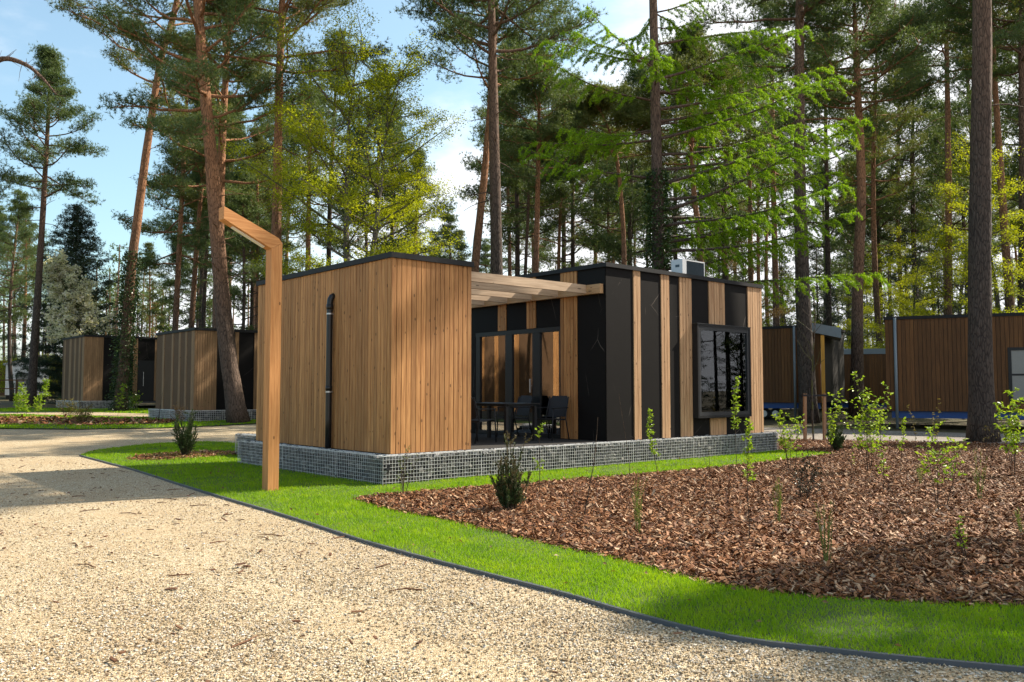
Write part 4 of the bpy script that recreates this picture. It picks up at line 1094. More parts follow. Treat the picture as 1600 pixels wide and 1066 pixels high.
hero([(1536, 692), (1532, 550), (1531, 400), (1533, 200), (1535, 0), (1538, -200), (1540, -400), (1541, -570)], 23.9, .34, -300, 3.2, 30, 18, 'nearest big pine trunk on the right edge of the planting bed', 'bark_dark', 'needle', stubs=5, top_r=.5)
hero([(1478, 640), (1482, 400), (1481, 200), (1478, 20), (1476, -100)], 46, .24, 130, 4.0, 44, 19, 'pine behind the large brown hut, left of the nearest big trunk', 'bark', 'needle')
hero([(1588, 640), (1576, 450), (1562, 250), (1552, 80), (1548, -60)], 40, .25, 80, 4.0, 40, 20, 'pine leaning left, just right of the nearest big trunk', 'bark', 'needle_olive')
hero([(1600, 640), (1600, 300), (1597, 100), (1596, -80)], 36, .30, 110, 4.0, 40, 22, 'pine at the very right edge, over the large brown hut', 'bark_dark', 'needle')

# six kinds of background pine, then copies of them
BACK = 'pines of the forest behind the cabins'
def proto(H, r0, c0f, rad, nbr, seed, needle, bark):
    rng = np.random.default_rng(seed)
    path = [np.array((0, 0, 0.0))]
    x = rng.normal(0, .4); y = rng.normal(0, .4)
    for k in range(1, 6): path.append(np.array((x * math.sin(k * .7), y * math.sin(k * .6 + .4), H * k / 5)))
    t = thing('pine_tree', (0, 0, 0), 'slender pine trunk with a ragged crown, standing in the forest behind the cabins', 'pine', BACK)
    build_pine(t, path, r0, H * c0f, rad, nbr, rng, bark, needle, 10, stubs=8, wd=.028, twigs=6)
    return t, H
protos = [proto(21, .21, .55, 3.2, 40, 31, 'needle', 'bark'), proto(23, .20, .48, 3.4, 46, 32, 'needle_olive', 'bark'), proto(18, .17, .42, 3.0, 44, 33, 'needle', 'bark_dark'),
          proto(20, .18, .60, 3.0, 34, 34, 'needle_olive', 'bark'), proto(22, .23, .38, 3.6, 54, 35, 'needle', 'bark_dark'), proto(16, .15, .30, 2.7, 46, 36, 'needle', 'bark_dark')]
used = [False] * len(protos)
SKY = [(-400, 150), (0, 300), (60, 340), (130, 375), (235, 370), (275, 230), (330, 120), (420, 60), (560, 40), (630, 130), (690, 330), (735, 330), (790, 120), (880, 120), (960, 90), (1040, 40), (1200, 20), (1400, 10), (1600, 30), (2100, 0)]
def skyline(px):
    return float(np.interp(px, [a for a, b in SKY], [b for a, b in SKY]))
rng = np.random.default_rng(77)
spots = []
def put_pine(px, d, topy, kind=None, rz=None):
    i = int(rng.integers(0, len(protos))) if kind is None else kind
    t, H = protos[i]
    x = ray(px, 610)[0] / ray(px, 610)[1] * d
    H_ = at(px, topy, d)[2] - gz(0, d); sc = float(np.clip(H_ / H, 0.45, 1.45))
    loc = (x, d, gz(0, d) - .03); rz = rng.uniform(0, 6.28) if rz is None else rz
    spots.append((x, d))
    if not used[i]:
        used[i] = True; t.location = loc; t.rotation_euler = (0, 0, rz); t.scale = (sc,) * 3
    else: copy_thing(t, loc, rz, sc)
MID = [(-60, 50, 180), (20, 62, 300), (-10, 70, 330), (98, 85, 420), (228, 92, 380), (352, 62, 150), (395, 50, 200), (408, 64, 180), (372, 48, 260), (478, 54, 90), (520, 60, 30), (592, 56, 110), (650, 56, 240),
       (700, 66, 330), (716, 80, 360), (800, 56, 60), (885, 56, 170), (950, 66, 190), (1000, 54, 100), (1062, 60, 110), (1150, 62, 60), (1215, 52, 10),
       (1300, 60, 50), (1385, 50, 0), (1440, 62, 60), (1525, 58, 30), (1620, 50, -40), (1680, 44, -60), (1760, 50, -40), (1180, 72, 60)]
for px, d, ty in MID: put_pine(px, d, ty)
n = 0
while n < 58:
    px = rng.uniform(-330, 1950); d = rng.uniform(62, 120)
    x = ray(px, 610)[0] / ray(px, 610)[1] * d
    if min((math.hypot(x - a, d - b) for a, b in spots), default=9) < 2.6: continue
    if abs(x - (-38)) < 4 and 60 < d < 78: continue
    put_pine(px, d, skyline(px) + rng.uniform(0, 170)); n += 1
# pines beside the clearing, right of the picture: they shade its corner
for x, y, i, sc in ((14.6, 12.4, 3, .66), (13.4, 9.9, 3, .62), (33, 33, 4, 1.0)):
    copy_thing(protos[i][0], (x, y, gz(x, y)), x, sc)

# the larch: ivy below, long drooping sprays of fresh green
def build_larch(t, path, r0, spec, rng):
    H = path[-1][2]; P = dense_path(path, 26); zs = P[:, 2]
    rr = r0 * (1 - .7 * zs / H)
    m = MB(); m.tube(P, rr, 12, True, .04, rng)
    cs, ds = [], []
    for h, az, ln, el in spec:
        i = int(np.clip(np.searchsorted(zs, h) - 1, 0, len(P) - 2)); p = P[i] + (P[i + 1] - P[i]) * ((h - zs[i]) / (zs[i + 1] - zs[i]))
        B = limb(p, (math.cos(az) * math.cos(el), math.sin(az) * math.cos(el), math.sin(el)), ln, 11, rng, 0.022, .05)
        br = .012 + .008 * ln
        m.tube(B, np.linspace(br, .006, 11), 5, False)
        nt_ = int(ln * 6.5); s_ = 1
        for k in range(nt_):
            f = .16 + .83 * (k + rng.random()) / nt_; s_ = -s_
            a = pos_on(B, min(f, .999)); d = dir_on(B, min(f, .999)); sd = unit(np.cross(d, (0, 0, 1.0))) * s_
            tl = (0.25 + .75 * (1 - abs(f - .5) * 1.2)) * rng.uniform(.45, 1.25) * min(1, ln / 3.2)
            Tw = limb(a, d * .75 + sd * rng.uniform(.3, .9) + np.array((0, 0, rng.uniform(-.75, .0))), tl, 6, rng, -.16, .13)
            m.tube(Tw, np.linspace(.006, .003, 6), 3, False)
            n_ = int(12 + tl * 42); q = rng.random(n_)
            for q_ in q: cs.append(pos_on(Tw, q_ * .998)); ds.append(dir_on(Tw, q_ * .998))
        for q_ in rng.uniform(.2, 1, int(ln * 14)): cs.append(pos_on(B, q_ * .998)); ds.append(dir_on(B, q_ * .998))
    m.build('trunk', M['bark_dark'], t, True)
    cs, ds = np.array(cs), np.array(ds)
    c = np.repeat(cs, 5, 0) + rng.normal(0, .022, (len(cs) * 5, 3)); d = unit(np.repeat(ds, 5, 0) * .5 + rng.normal(size=(len(cs) * 5, 3)))
    V, T = blades(c, d, rng.uniform(.04, .08, len(c)), .021, rng)
    b = MB(); b.add(V, None, T); b.build('crown', M['larch'], t)
b_, P = px_path(27.5, [(1032, 640), (1029, 415), (1025, 200), (1021, 20), (1018, -120), (1018, -230)])
lt = thing('larch_tree', b_, 'larch with an ivy wrapped trunk and long fresh green sprays, right behind the cabin roof', 'larch')
rl = np.random.default_rng(55)
spec = [(4.75, -.22, 6.8, .0), (5.9, -.05, 6.6, .08), (7.2, -.22, 7.0, .13), (7.0, .35, 5.6, .08), (8.6, .0, 6.6, .12), (9.6, -.35, 6.0, .1), (10.2, .2, 5.6, .14), (6.4, .6, 4.6, .05), (11.6, -.15, 5.2, .18), (12.8, .1, 4.6, .2), (8.2, .75, 4.5, .1),
        (5.3, .25, 5.4, .03), (6.7, -.5, 6.0, .06), (7.6, .1, 6.6, .1), (8.1, -.3, 6.4, .12), (9.1, .3, 5.8, .1), (10.6, -.1, 5.8, .12), (11.2, .35, 5.0, .14), (6.2, .15, 6.2, .05),
        (8.3, 3.1, 4.6, .12), (9.6, 2.8, 4.4, .05), (10.9, 3.4, 4.2, .1), (12.2, 3.0, 3.8, .1), (11.4, -1.7, 3.0, .05)]
for k in range(26):
    h = rl.uniform(9.5, 18.5); spec.append((h, rl.uniform(-1.0, 1.6) if k % 3 else rl.uniform(2.2, 4.2), max(1.2, (20 - h) * .45) * rl.uniform(.6, 1.05), rl.normal(.08, .1)))
build_larch(lt, P, .27, spec, rl)
ivy_on(lt, P, .25, 8.6, 5200, rl, .17)

# broadleaved trees in their first spring leaf
def build_broadleaf(t, H, r0, c0, rad, nl, nleaf, size, rng, bark='bark_grey', leaf='beech', stems=1, flat=.10, lift=.05, el0=.55, shape=None):
    m = MB(); cs = []
    for s_ in range(stems):
        a = rng.uniform(0, 6.28); off = 0.0 if stems == 1 else .18
        d = np.array((math.cos(a) * off, math.sin(a) * off, 1.0))
        P = limb((0, 0, -.05), d, H * rng.uniform(.92, 1.04), 12, rng, .05, .05)
        m.tube(P, np.linspace(r0, r0 * .12, 12) * (1 if s_ == 0 else .8), 9, False, .03, rng)
        az = rng.uniform(0, 6.28)
        for k in range(nl):
            f = c0 + (0.99 - c0) * (k + rng.random()) / nl
            p = pos_on(P, f); az += 2.4 + rng.normal(0, .4); q = (f - c0) / (1 - c0)
            ln = rad * (shape(q) if shape else (1.05 - .75 * q)) * rng.uniform(.65, 1.15); el = el0 * (.5 + .8 * q)
            B = limb(p, (math.cos(az) * math.cos(el), math.sin(az) * math.cos(el), math.sin(el)), ln, 8, rng, -.02 + lift * .4, .10)
            br = min(r0 * .45, .008 + .011 * ln)
            m.tube(B, np.linspace(br, .006, 8), 5, False)
            n2 = max(3, int(ln * 3.2)); sg = 1
            for j in range(n2):
                ff = .25 + .74 * (j + rng.random()) / n2; sg = -sg
                a_ = pos_on(B, min(ff, .999)); dd = dir_on(B, min(ff, .999)); sd = unit(np.cross(dd, (0, 0, 1.0))) * sg
                tl = ln * .42 * (1.15 - ff) + .25
                Tw = limb(a_, dd * .7 + sd * rng.uniform(.5, 1) + np.array((0, 0, rng.uniform(-.1, .3))), tl, 5, rng, lift, .15)
                m.tube(Tw, np.linspace(.008, .003, 5), 3, False)
                for q_ in rng.uniform(.15, 1, max(2, int(tl * 7))): cs.append(pos_on(Tw, q_ * .999))
    m.build('trunk', M[bark], t, True)
    cs = np.array(cs); i = rng.integers(0, len(cs), nleaf)
    c = cs[i] + rng.normal(size=(nleaf, 3)) * np.array((.16, .16, flat))
    d = unit(rng.normal(size=(nleaf, 3)) * np.array((1, 1, .5)) - np.array((0, 0, .25)))
    V, Q = leaves(c, d, rng.uniform(.7, 1.2, nleaf) * size, rng.uniform(.5, .8, nleaf) * size, rng)
    b = MB(); b.add(V, Q); b.build('crown', M[leaf], t)
    return cs
def on_ground(px, d, dz=-.03):
    q_ = ray(px, 610); x = q_[0] / q_[1] * d
    return (x, d, gz(0, d) + dz)
t = thing('broadleaf_tree', on_ground(566, 31), 'yellow green young leaved tree standing behind the storage wing roof', 'tree')
build_broadleaf(t, 14.3, .20, .24, 4.5, 30, 62000, .078, np.random.default_rng(8), stems=2, shape=lambda q: .55 + .55 * math.sin(math.pi * min(1, q * .9 + .08)) - .12 * q)
LIGHT = 'yellow green young trees among the pines'
t0 = thing('young_beech', on_ground(1440, 47.5), 'young beech in yellow green leaf above the large brown hut, left of the nearest trunk', 'young tree', LIGHT)
build_broadleaf(t0, 11, .12, .12, 3.6, 26, 19000, .075, np.random.default_rng(9), el0=.42)
t1 = thing('young_beech', on_ground(1572, 37), 'young beech in yellow green leaf just right of the nearest big trunk', 'young tree', LIGHT)
build_broadleaf(t1, 13, .13, .12, 3.6, 28, 19000, .075, np.random.default_rng(10), el0=.5)
copy_thing(t0, on_ground(1395, 52), 1.2, 1.0, 'young beech in yellow green leaf over the left corner of the large brown hut')
copy_thing(t1, on_ground(1500, 45), 2.2, 1.15, 'tall thin leaved beech behind the nearest big trunk')
copy_thing(t0, on_ground(1345, 56), 3.2, .8, 'small yellow green tree deep in the gap between the brown huts')
copy_thing(t1, on_ground(1230, 54), 4.4, .75, 'yellow green tree over the roof of the hut right of the cabin')
copy_thing(t0, on_ground(1640, 33), 5.0, 1.0, 'yellow green tree cut by the right edge of the picture')
copy_thing(t1, on_ground(465, 38), 0.6, .62, 'low yellow green tree just behind the lamp post and storage wing')
copy_thing(t0, on_ground(650, 42), 0.9, .66, 'low yellow green tree under the tall one, nearer the cabin roofs')
t2 = thing('dry_leaved_tree', on_ground(1165, 46), 'small oak holding dry brown leaves behind the cabin roof', 'tree')
build_broadleaf(t2, 9.5, .14, .15, 3.2, 26, 16000, .07, np.random.default_rng(12), leaf='brown_leaf')

# dark spruce and the white flowering tree at its side
def build_spruce(t, H, r0, rad, rng, mat='spruce', dens=1.0, bare=.04, full=.75, k_=6):
    m = MB(); m.tube([(0, 0, 0), (0, 0, H * .5), (0, 0, H)], [r0, r0 * .6, .02], 8, False)
    cl = []; az = 0
    nb = int(H * 11 * dens)
    for k in range(nb):
        q = bare + (1 - bare) * (k + rng.random()) / nb; az += 2.4
        ln = rad * (1 - q) ** full * rng.uniform(.75, 1.12) + .15; el = -.25 + .7 * q
        B = limb((0, 0, H * q), (math.cos(az) * math.cos(el), math.sin(az) * math.cos(el), math.sin(el)), ln, 6, rng, .05, .06)
        m.tube(B, np.linspace(.02, .006, 6), 4, False)
        for f in rng.uniform(.12, 1, max(3, int(ln * 6))):
            p = pos_on(B, f * .999); sd = unit(np.cross(dir_on(B, f * .999), (0, 0, 1.0))) * rng.normal(0, .22) * ln * .5
            cl.append(p + sd + np.array((0, 0, rng.normal(-.06, .08))))
    m.build('trunk', M['bark_dark'], t, True)
    V, T = tufts(np.array(cl), rng, k_, (.14, .14, .06), 7, (.10, .17), .024, -.15)
    b = MB(); b.add(V, None, T); b.build('crown', M[mat], t)
sp = thing('dark_spruce', on_ground(112, 58), 'broad dark spruce standing behind the furthest left cabin', 'spruce')
build_spruce(sp, 13.6, .22, 4.0, np.random.default_rng(13), dens=1.7, full=.55, k_=10)
bl = thing('blossom_tree', on_ground(172, 53), 'white flowering tree leaning over the roof of the furthest left cabin', 'blossom tree')
rng = np.random.default_rng(14)
m = MB(); main = limb((0, 0, 0), (-.30, 0, 1), 10.4, 10, rng, .0, .08); m.tube(main, np.linspace(.16, .03, 10), 8, False); cs = []
for k in range(54):
    f = .38 + .61 * (k + rng.random()) / 54; p = pos_on(main, f); a = rng.uniform(0, 6.28); el = rng.uniform(.0, .7)
    B = limb(p, (math.cos(a) * math.cos(el) - .15, math.sin(a) * math.cos(el) - .25, math.sin(el)), 3.6 * (1.2 - f) * rng.uniform(.6, 1.1), 7, rng, .02, .14)
    m.tube(B, np.linspace(.03, .008, 7), 5, False)
    for q_ in rng.uniform(.35, 1, 9): cs.append(pos_on(B, q_ * .999) + rng.normal(0, .22, 3))
m.build('trunk', M['bark_grey'], bl, True)
cs = np.array(cs); n = 9500; c = cs[rng.integers(0, len(cs), n)] + rng.normal(0, .10, (n, 3)); V, Q = leaves(c, unit(rng.normal(size=(n, 3))), .17, .15, rng); b = MB(); b.add(V, Q); b.build('blossom', M['blossom'], bl)
n = 3500; c = cs[rng.integers(0, len(cs), n)] + rng.normal(0, .28, (n, 3)); V, Q = leaves(c, unit(rng.normal(size=(n, 3))), .12, .07, rng); b = MB(); b.add(V, Q); b.build('crown', M['ivy'], bl)

# a bare tree just outside the picture whose bent limb reaches in at the upper left
b_, P = px_path(24, [(-95, 665), (-88, 400), (-70, 210), (-40, 125), (0, 93), (38, 100), (66, 122), (88, 148)])
bt = thing('bare_tree', b_, 'bare bent limb reaching in from the left edge against the sky', 'bare tree')
rng = np.random.default_rng(29); Q_ = dense_path(P, 40); m = MB(); m.tube(Q_, np.linspace(.16, .018, 40), 8, False, .03, rng)
for k in range(26):
    f = rng.uniform(.55, .99); d_ = unit(dir_on(Q_, f) + rng.normal(0, .6, 3) + np.array((0, 0, .3))); m.tube(limb(pos_on(Q_, f), d_, rng.uniform(.15, .6), 5, rng, .02, .15), np.linspace(.010, .003, 5), 4, False)
m.build('trunk', M['bark_dark'], bt, True)

# understorey: dark young spruces and bushes among the trunks
UNDER = 'dark young spruces among the pine trunks'
y0 = thing('young_spruce', on_ground(1300, 62), 'dark young spruce among the pine trunks of the forest', 'spruce', UNDER)
build_spruce(y0, 8.5, .12, 2.3, np.random.default_rng(15), dens=.8)
y1 = thing('young_spruce', on_ground(1420, 58), 'dark young spruce among the pine trunks of the forest', 'spruce', UNDER)
build_spruce(y1, 12, .15, 2.8, np.random.default_rng(16), dens=.75)
rng = np.random.default_rng(17)
for px, d, s_ in [(1225, 66, 1.0), (1255, 58, .8), (1350, 70, 1.1), (1385, 60, .9), (1470, 64, 1.1), (1520, 58, 1.0), (1580, 60, 1.0), (1640, 54, 1.1), (1700, 50, 1.0), (1330, 80, 1.2), (1110, 68, .9), (935, 78, .6), (540, 78, .6), (440, 80, .8), (20, 84, .7), (-20, 78, .8), (215, 90, .7), (240, 82, .6), (350, 78, .6), (1440, 74, 1.3), (1550, 72, 1.3), (1280, 76, 1.2)]:
    copy_thing(y0 if rng.random() < .5 else y1, on_ground(px, d), rng.uniform(0, 6.28), s_ * rng.uniform(.85, 1.1))
b0 = thing('forest_bush', on_ground(905, 52), 'loose green bush at the foot of the forest pines', 'bush', 'bushes at the foot of the forest')
build_broadleaf(b0, 3.2, .04, .08, 1.9, 20, 5200, .11, np.random.default_rng(18), leaf='beech', stems=3, el0=.6)
for px, d, s_ in [(850, 48, 1), (985, 50, 1.1), (1140, 48, 1.0), (700, 52, .9), (620, 48, 1.0), (520, 46, 1), (1215, 42, .9), (1330, 50, 1.0), (1360, 62, 1.2), (1235, 46, .9), (225, 60, .9), (20, 70, 1), (80, 74, 1.1), (-60, 66, 1), (390, 56, .9), (330, 60, 1), (270, 62, .9), (1700, 44, 1), (1500, 60, 1.3), (1420, 66, 1.2)]:
    copy_thing(b0, on_ground(px, d), rng.uniform(0, 6.28), s_)
# far wood behind everything: trunks and crowns that read as one mass
rng = np.random.default_rng(19); m = MB(); cl = []
tr = MB()
for k in range(330):
    a = rng.uniform(-.98, .98); d = rng.uniform(125, 190); x, y = d * math.sin(a), d * math.cos(a); z = 1.3; H = rng.uniform(13, 21)
    tr.tube([(x, y, z), (x + rng.normal(0, .5), y, z + H)], [.22, .08], 4, False)
    c0 = rng.uniform(.3, .6)
    for q in range(15):
        f = rng.uniform(c0, 1); r_ = 2.8 * (1.15 - f) + .6; u_ = rng.uniform(0, 6.28); cl.append((x + r_ * math.cos(u_) * rng.random() ** .5, y + r_ * math.sin(u_), z + H * f))
    if k % 2 == 0:
        for q in range(16): cl.append((x + rng.normal(0, 2.5), y + rng.normal(0, 2), z + rng.uniform(.2, 4.5)))
V, T = tufts(np.array(cl), rng, 9, (.6, .6, .3), 5, (.35, .7), .13)
m.add(V, None, T)
fo = tag(m.build('distant_wood', M['needle']), 'far wood closing the view behind the cabins', 'wood', None, 'stuff')
tr = tr.build('trunk_mass', M['bark_dark'], fo); tr['kind'] = 'stuff'
# the forest's edge on the sunny side of the clearing, right of the picture
rng = np.random.default_rng(23)
for k in range(16):
    x, y = 44 + 17 * rng.random(), 6 + 2.2 * k
    copy_thing(protos[4 if k % 2 else 5][0], (x, y, gz(x, y) - .03), rng.uniform(0, 6), rng.uniform(.8, 1.1)); copy_thing(y1 if k % 3 else y0, (x - 5 + 3 * rng.random(), y + 1.2, gz(x, y) - .03), rng.uniform(0, 6), rng.uniform(.7, 1.1))

# ------------------------------------------------------------------ young planting
def base_at(px, py):
    x, y = G(px, py); return (x, y, gz(x, y) + .02)
def hgt(px, py_base, py_top):
    x, y = G(px, py_base); return at(px, py_top, y)[2] - gz(0, y)
SAP = 'young shrubs planted in the bark bed'
def sapling(name, px, py, top, label, cat, nst=1, nl=60, size=.05, spread=.10, start=.35, lean=0.0, mat='sapling', group=SAP, seed=None, side=0.0, stem_r=.006, shape=None, clump=None):
    """thin stems from the ground with leaves set along them"""
    rng = np.random.default_rng(seed or int(px * 7 + py))
    h = hgt(px, py, top)
    t = thing(name, base_at(px, py), label, cat, group)
    m = MB(); cs = []; ds = []
    for k in range(nst):
        a = rng.uniform(0, 6.28); o_ = 0 if nst == 1 else spread * .45
        hh = h * (1 if k == 0 else rng.uniform(.6, .95))
        P = limb((math.cos(a) * o_ * .3, math.sin(a) * o_ * .3, -.03), (math.cos(a) * o_ * 1.2 / h + lean, math.sin(a) * o_ * .6 / h, 1.0), hh, 10, rng, .02, .05)
        m.tube(P, np.linspace(stem_r, .002, 10), 5, False)
        for j in range(max(2, int(nl / nst / 5)) if nl else 0):
            f = start + (1 - start) * (j + rng.random()) / max(2, int(nl / nst / 5))
            if clump and not any(abs(f - c_) < w_ for c_, w_ in clump): continue
            p = pos_on(P, min(f, .999)); az = rng.uniform(0, 6.28); ln = spread * (shape(f) if shape else (1.15 - .7 * f)) * rng.uniform(.5, 1.1)
            B = limb(p, (math.cos(az) + side, math.sin(az), .55), ln, 4, rng, .1, .15)
            m.tube(B, np.linspace(.0028, .0012, 4), 3, False)
            for q_ in range(5):
                cs.append(pos_on(B, rng.uniform(.25, .999))); ds.append(unit(rng.normal(size=3) * np.array((1, 1, .55)) + np.array((0, 0, .15))))
    m.build('stem', M['twig'], t, True)
    if cs:
        cs, ds = np.array(cs), np.array(ds); n = len(cs)
        V, Q = leaves(cs, ds, rng.uniform(.5, 1.1, n) * size, rng.uniform(.45, .65, n) * size, rng)
        b = MB(); b.add(V, Q); b.build('foliage', M[mat], t)
    return t
def broom(px, py, top, label, ns=9, spread=.05, mat='grasslike', group=SAP, cat='young plant', name='broom_plant'):
    """a tuft of thin upright green shoots"""
    rng = np.random.default_rng(int(px + py * 3)); h = hgt(px, py, top)
    t = thing(name, base_at(px, py), label, cat, group); m = MB(); cs, ds = [], []
    for k in range(ns):
        a = rng.uniform(0, 6.28); P = limb((rng.normal(0, .012), rng.normal(0, .012), -.02), (math.cos(a) * spread * 2, math.sin(a) * spread * 2, 1), h * rng.uniform(.55, 1), 8, rng, .0, .05)
        m.tube(P, np.linspace(.0028, .0012, 8), 4, False)
        for f in rng.uniform(.35, 1, 22): cs.append(pos_on(P, f * .999)); ds.append(unit(dir_on(P, f * .999) * 1.2 + rng.normal(size=3) * .55))
    m.build('stem', M['grasslike'], t)
    V, T = blades(np.array(cs), np.array(ds), rng.uniform(.025, .05, len(cs)), .006, rng); b = MB(); b.add(V, None, T); b.build('foliage', M[mat], t)
    return t
def yew(px, py, top, width, label, ns=46, mat='yew', tipmat=None, group='small dark evergreens', name='yew_bush', cat='shrub', tall=1.0):
    """many upright shoots set with short needles"""
    rng = np.random.default_rng(int(px * 3 + py)); h = hgt(px, py, top); x, y = G(px, py); rad = width / 2 / F * y
    t = thing(name, base_at(px, py), label, cat, group); m = MB(); cs, ds, fs = [], [], []
    for k in range(ns):
        a = k * 2.4; q = math.sqrt((k + .5) / ns); el = 1.5 - .62 * q
        ln = h * (1.0 if k < 3 else ((.98 - .52 * q ** tall) if tall == 1.0 else (.80 - .46 * q)) * rng.uniform(.8, 1.1))
        P = limb((rng.normal(0, .03), rng.normal(0, .03), 0), (math.cos(a) * math.cos(el), math.sin(a) * math.cos(el), math.sin(el)), ln, 8, rng, .10, .05)
        P[:, :2] *= min(1, rad / max(.01, np.abs(P[:, :2]).max()) ) if np.abs(P[:, :2]).max() > rad else 1
        m.tube(P, np.linspace(.008, .002, 8), 4, False)
        for j in range(5):
            f0 = rng.uniform(.25, .9); p = pos_on(P, f0); d = unit(dir_on(P, f0) + rng.normal(0, .5, 3)); Tw = limb(p, d, ln * .18, 4, rng, .1, .1)
            m.tube(Tw, np.linspace(.003, .0015, 4), 3, False)
            for f in rng.uniform(0, 1, 26): cs.append(pos_on(Tw, f * .999)); ds.append(dir_on(Tw, f * .999)); fs.append(f0)
        for f in rng.uniform(.12, 1, int(60 * ln / h)): cs.append(pos_on(P, f * .999)); ds.append(dir_on(P, f * .999)); fs.append(f)
    m.build('stem', M['twig'], t)
    cs, ds, fs = np.array(cs), np.array(ds), np.array(fs)
    cs2, ds2, fs2 = np.repeat(cs, 4, 0), np.repeat(ds, 4, 0), np.repeat(fs, 4)
    d = unit(ds2 * .8 + rng.normal(size=cs2.shape) * .75); V, T = blades(cs2, d, rng.uniform(.02, .035, len(d)), .007 * max(1, y / 12), rng)
    tip = fs2 + rng.normal(0, .12, len(fs2)) > (.78 if tipmat else 9)
    tv = np.repeat(~tip, 3)
    b = MB(); b.add(V[tv], None, np.arange(tv.sum()).reshape(-1, 3)); b.build('foliage', M[mat], t)
    if tip.any():
        b = MB(); b.add(V[~tv], None, np.arange((~tv).sum()).reshape(-1, 3)); b.build('shoot_tips', M[tipmat], t)
    return t
yew(797, 801, 676, 64, 'pointed dark yew at the front of the bark bed, before the gabion', 70, 'yew', 'yewtip', tall=.8)
yew(289, 715, 640, 56, 'dark spiky shrub in the small mulch oval beside the lamp post', 50, 'yew')
yew(1307, 707, 655, 40, 'dark evergreen bush at the back of the bark bed, right of the gabion end', 40, 'yew')
sapling('sapling', 630, 779, 694, 'small wispy green plant before the gabion corner', 'young shrub', 5, 150, .026, .16, .25, mat='grasslike')
sapling('sapling', 843, 771, 660, 'maple seedling with a tuft of leaves on top, right of the pointed yew', 'young shrub', 1, 150, .055, .15, .25, clump=[(.92, .12), (.36, .10)])
sapling('sapling', 912, 812, 648, 'bare leaning whip at the front of the bark bed, right of the yew', 'young shrub', 1, 0, stem_r=.009, lean=.10)
sapling('sapling', 985, 748, 612, 'very thin bare twig before the gabion, left of the leafy seedling', 'young shrub', 1, 0, stem_r=.005, lean=-.07)
sapling('sapling', 1028, 742, 640, 'leafy seedling before the slate panels of the cabin front', 'young shrub', 1, 260, .058, .15, .25, lean=-.12)
broom(997, 838, 742, 'thin tuft of green shoots alone at the front centre of the bark bed', 12, .06)
sapling('sapling', 1151, 727, 588, 'tall leafy sapling standing before the box window', 'young shrub', 1, 230, .066, .17, .38)
sapling('sapling', 1171, 851, 656, 'sapling with pale leaves on its upper half, before the gabion end', 'young shrub', 1, 200, .046, .14, .48)
broom(1217, 822, 742, 'upright tuft of green shoots left of the black leaved shrub', 10, .03)
sapling('sapling', 1238, 741, 638, 'bushy pale green shrub at the end of the gabion', 'young shrub', 5, 420, .066, .30, .38)
sapling('sapling', 1256, 784, 706, 'low shrub with dark glossy leaves in the middle of the bark bed', 'young shrub', 6, 420, .042, .28, .12, mat='darkleaf')
broom(1291, 889, 768, 'tallest thin tuft of shoots near the right front of the bark bed', 11, .045)
sapling('sapling', 1297, 716, 632, 'leafy seedling just left of the dark evergreen bush', 'young shrub', 2, 200, .062, .16, .3)
sapling('sapling', 1358, 741, 583, 'largest leafy shrub in the middle of the bark bed', 'young shrub', 6, 640, .080, .28, .25, shape=lambda f: .75 + .5 * math.sin(math.pi * f))
sapling('sapling', 1382, 775, 640, 'thin leafy seedling touching the right side of the largest shrub', 'young shrub', 1, 150, .052, .16, .2)
sapling('sapling', 1407, 742, 652, 'small leafy seedling right of the largest shrub', 'young shrub', 1, 110, .055, .15, .4)
sapling('sapling', 1432, 716, 632, 'dry thin seedling with a few leaves, before the large brown hut', 'young shrub', 1, 60, .05, .10, .35, mat='golden')
sapling('sapling', 1462, 712, 622, 'tall dry seedling next to the spreading leafy shrub', 'young shrub', 2, 90, .05, .13, .35, mat='golden')
sapling('sapling', 1474, 802, 664, 'spreading leafy shrub left of the nearest big trunk', 'young shrub', 3, 260, .066, .34, .45)
sapling('sapling', 1423, 829, 720, 'bare bent stem right of the middle of the bark bed', 'young shrub', 1, 0, stem_r=.006, lean=-.32)
broom(1531, 786, 698, 'upright tuft of green shoots in front of the nearest big trunk', 12, .05)
sapling('sapling', 1583, 748, 608, 'tall leafy shrub at the right edge, beside the nearest big trunk', 'young shrub', 4, 420, .088, .30, .3)
sapling('sapling', 1512, 878, 806, 'small sprig with yellowish leaves at the edge of the shaded bark', 'young shrub', 2, 60, .042, .13, .3)
broom(1597, 842, 790, 'low tuft of shoots at the right edge of the picture', 12, .12)
sapling('sapling', 1110, 752, 700, 'tiny sprout against the grass, left of the tall window sapling', 'young shrub', 2, 24, .03, .06, .4, mat='grasslike')
sapling('sapling', 1330, 757, 690, 'thin twig left of the largest shrub', 'young shrub', 1, 30, .04, .08, .4)
broom(1438, 760, 716, 'short tuft of shoots before the spreading leafy shrub', 8, .05)
sapling('sapling', 1545, 720, 660, 'dry pale twigs at the foot of the nearest big trunk', 'young shrub', 6, 20, .03, .32, .6, mat='golden', stem_r=.007)
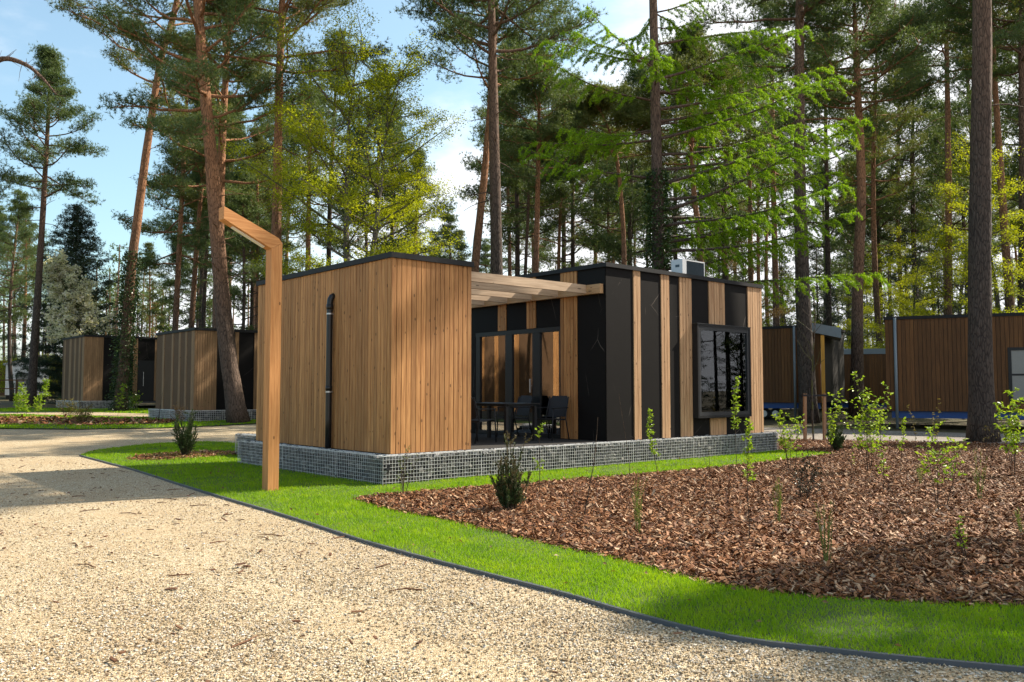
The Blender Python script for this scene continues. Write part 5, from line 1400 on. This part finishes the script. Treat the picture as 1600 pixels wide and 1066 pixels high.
# staked young tree
st = thing('staked_tree', base_at(1266, 690), 'bare young tree tied between two short wooden stakes right of the cabin', 'young tree', None, .1)
rng = np.random.default_rng(41); m = MB(); P = limb((.10, 0, -.03), (.0, 0, 1), 3.9, 12, rng, .02, .03); m.tube(P, np.linspace(.028, .006, 12), 7, False)
for k in range(14):
    f = rng.uniform(.45, .97); a = rng.uniform(0, 6.28); B = limb(pos_on(P, f), (math.cos(a), math.sin(a), 1.1), rng.uniform(.4, 1.0), 6, rng, .05, .12); m.tube(B, np.linspace(.009, .003, 6), 4, False)
m.build('trunk', M['bark_grey'], st)
for x in (-.15, .42):
    m = MB(); m.bar((x, 0, -.05), (x + .02, 0, 1.32), .075, .075); m.build('stake', M['stake'], st)
m = MB(); m.bar((-.20, -.045, 1.27), (.50, -.045, 1.27), .015, .05); m.bar((-.20, .045, 1.27), (.50, .045, 1.27), .015, .05); m.build('tie_strap', M['strap'], st)
# planting beyond the drive, on the left
FAR = 'shrubs in the bed beyond the drive'
sapling('sapling', 104, 652, 622, 'tall golden shrub in the bed before the furthest left cabin', 'shrub', 9, 700, .075, .62, .05, mat='golden', group=FAR)
sapling('sapling', 130, 663, 634, 'rounder golden shrub nearest the drive on the left', 'shrub', 9, 700, .07, .50, .05, mat='golden', group=FAR)
sapling('sapling', 183, 660, 600, 'thin leafy sapling before the ivy covered trunk', 'young shrub', 1, 160, .10, .26, .35, group=FAR)
sapling('sapling', 25, 650, 606, 'leafy sapling furthest left in the far bed', 'young shrub', 2, 260, .12, .30, .15, group=FAR)
sapling('sapling', 41, 651, 598, 'leafy sapling before the window of the white caravan', 'young shrub', 2, 260, .12, .30, .15, group=FAR)
sapling('sapling', 70, 650, 594, 'leafy sapling just right of the lone pine trunk', 'young shrub', 1, 200, .13, .34, .5, group=FAR)
sapling('sapling', 60, 648, 616, 'low leafy sapling at the foot of the lone pine', 'young shrub', 2, 220, .12, .32, .15, group=FAR)
sapling('sapling', 282, 662, 628, 'dead brown shrub before the gabion of the nearer left cabin', 'shrub', 8, 420, .06, .34, .05, mat='brown_leaf', group=FAR)
sapling('sapling', 248, 657, 612, 'bare thin sapling at the gabion corner of the nearer left cabin', 'young shrub', 1, 0, stem_r=.02, group=FAR)
sapling('sapling', 205, 641, 614, 'green shrub beside the dark door of the furthest left cabin', 'shrub', 6, 420, .11, .6, .1, group=FAR)

# a few fallen leaves on the lawn
rng = np.random.default_rng(61)
P = scatter(lawn_poly, lambda d: 3.5, rng); n = len(P)
c = np.column_stack([P, gzv(P[:, 1]) + .068]); d = unit(rng.normal(size=(n, 3)) * np.array((1, 1, .25)))
V, Q = leaves(c, d, rng.uniform(.03, .06, n), rng.uniform(.02, .035, n), rng); b = MB(); b.add(V, Q)
tag(b.build('fallen_leaves', M['brown_leaf']), 'few dry brown leaves fallen on the lawn', 'leaves', None, 'stuff')
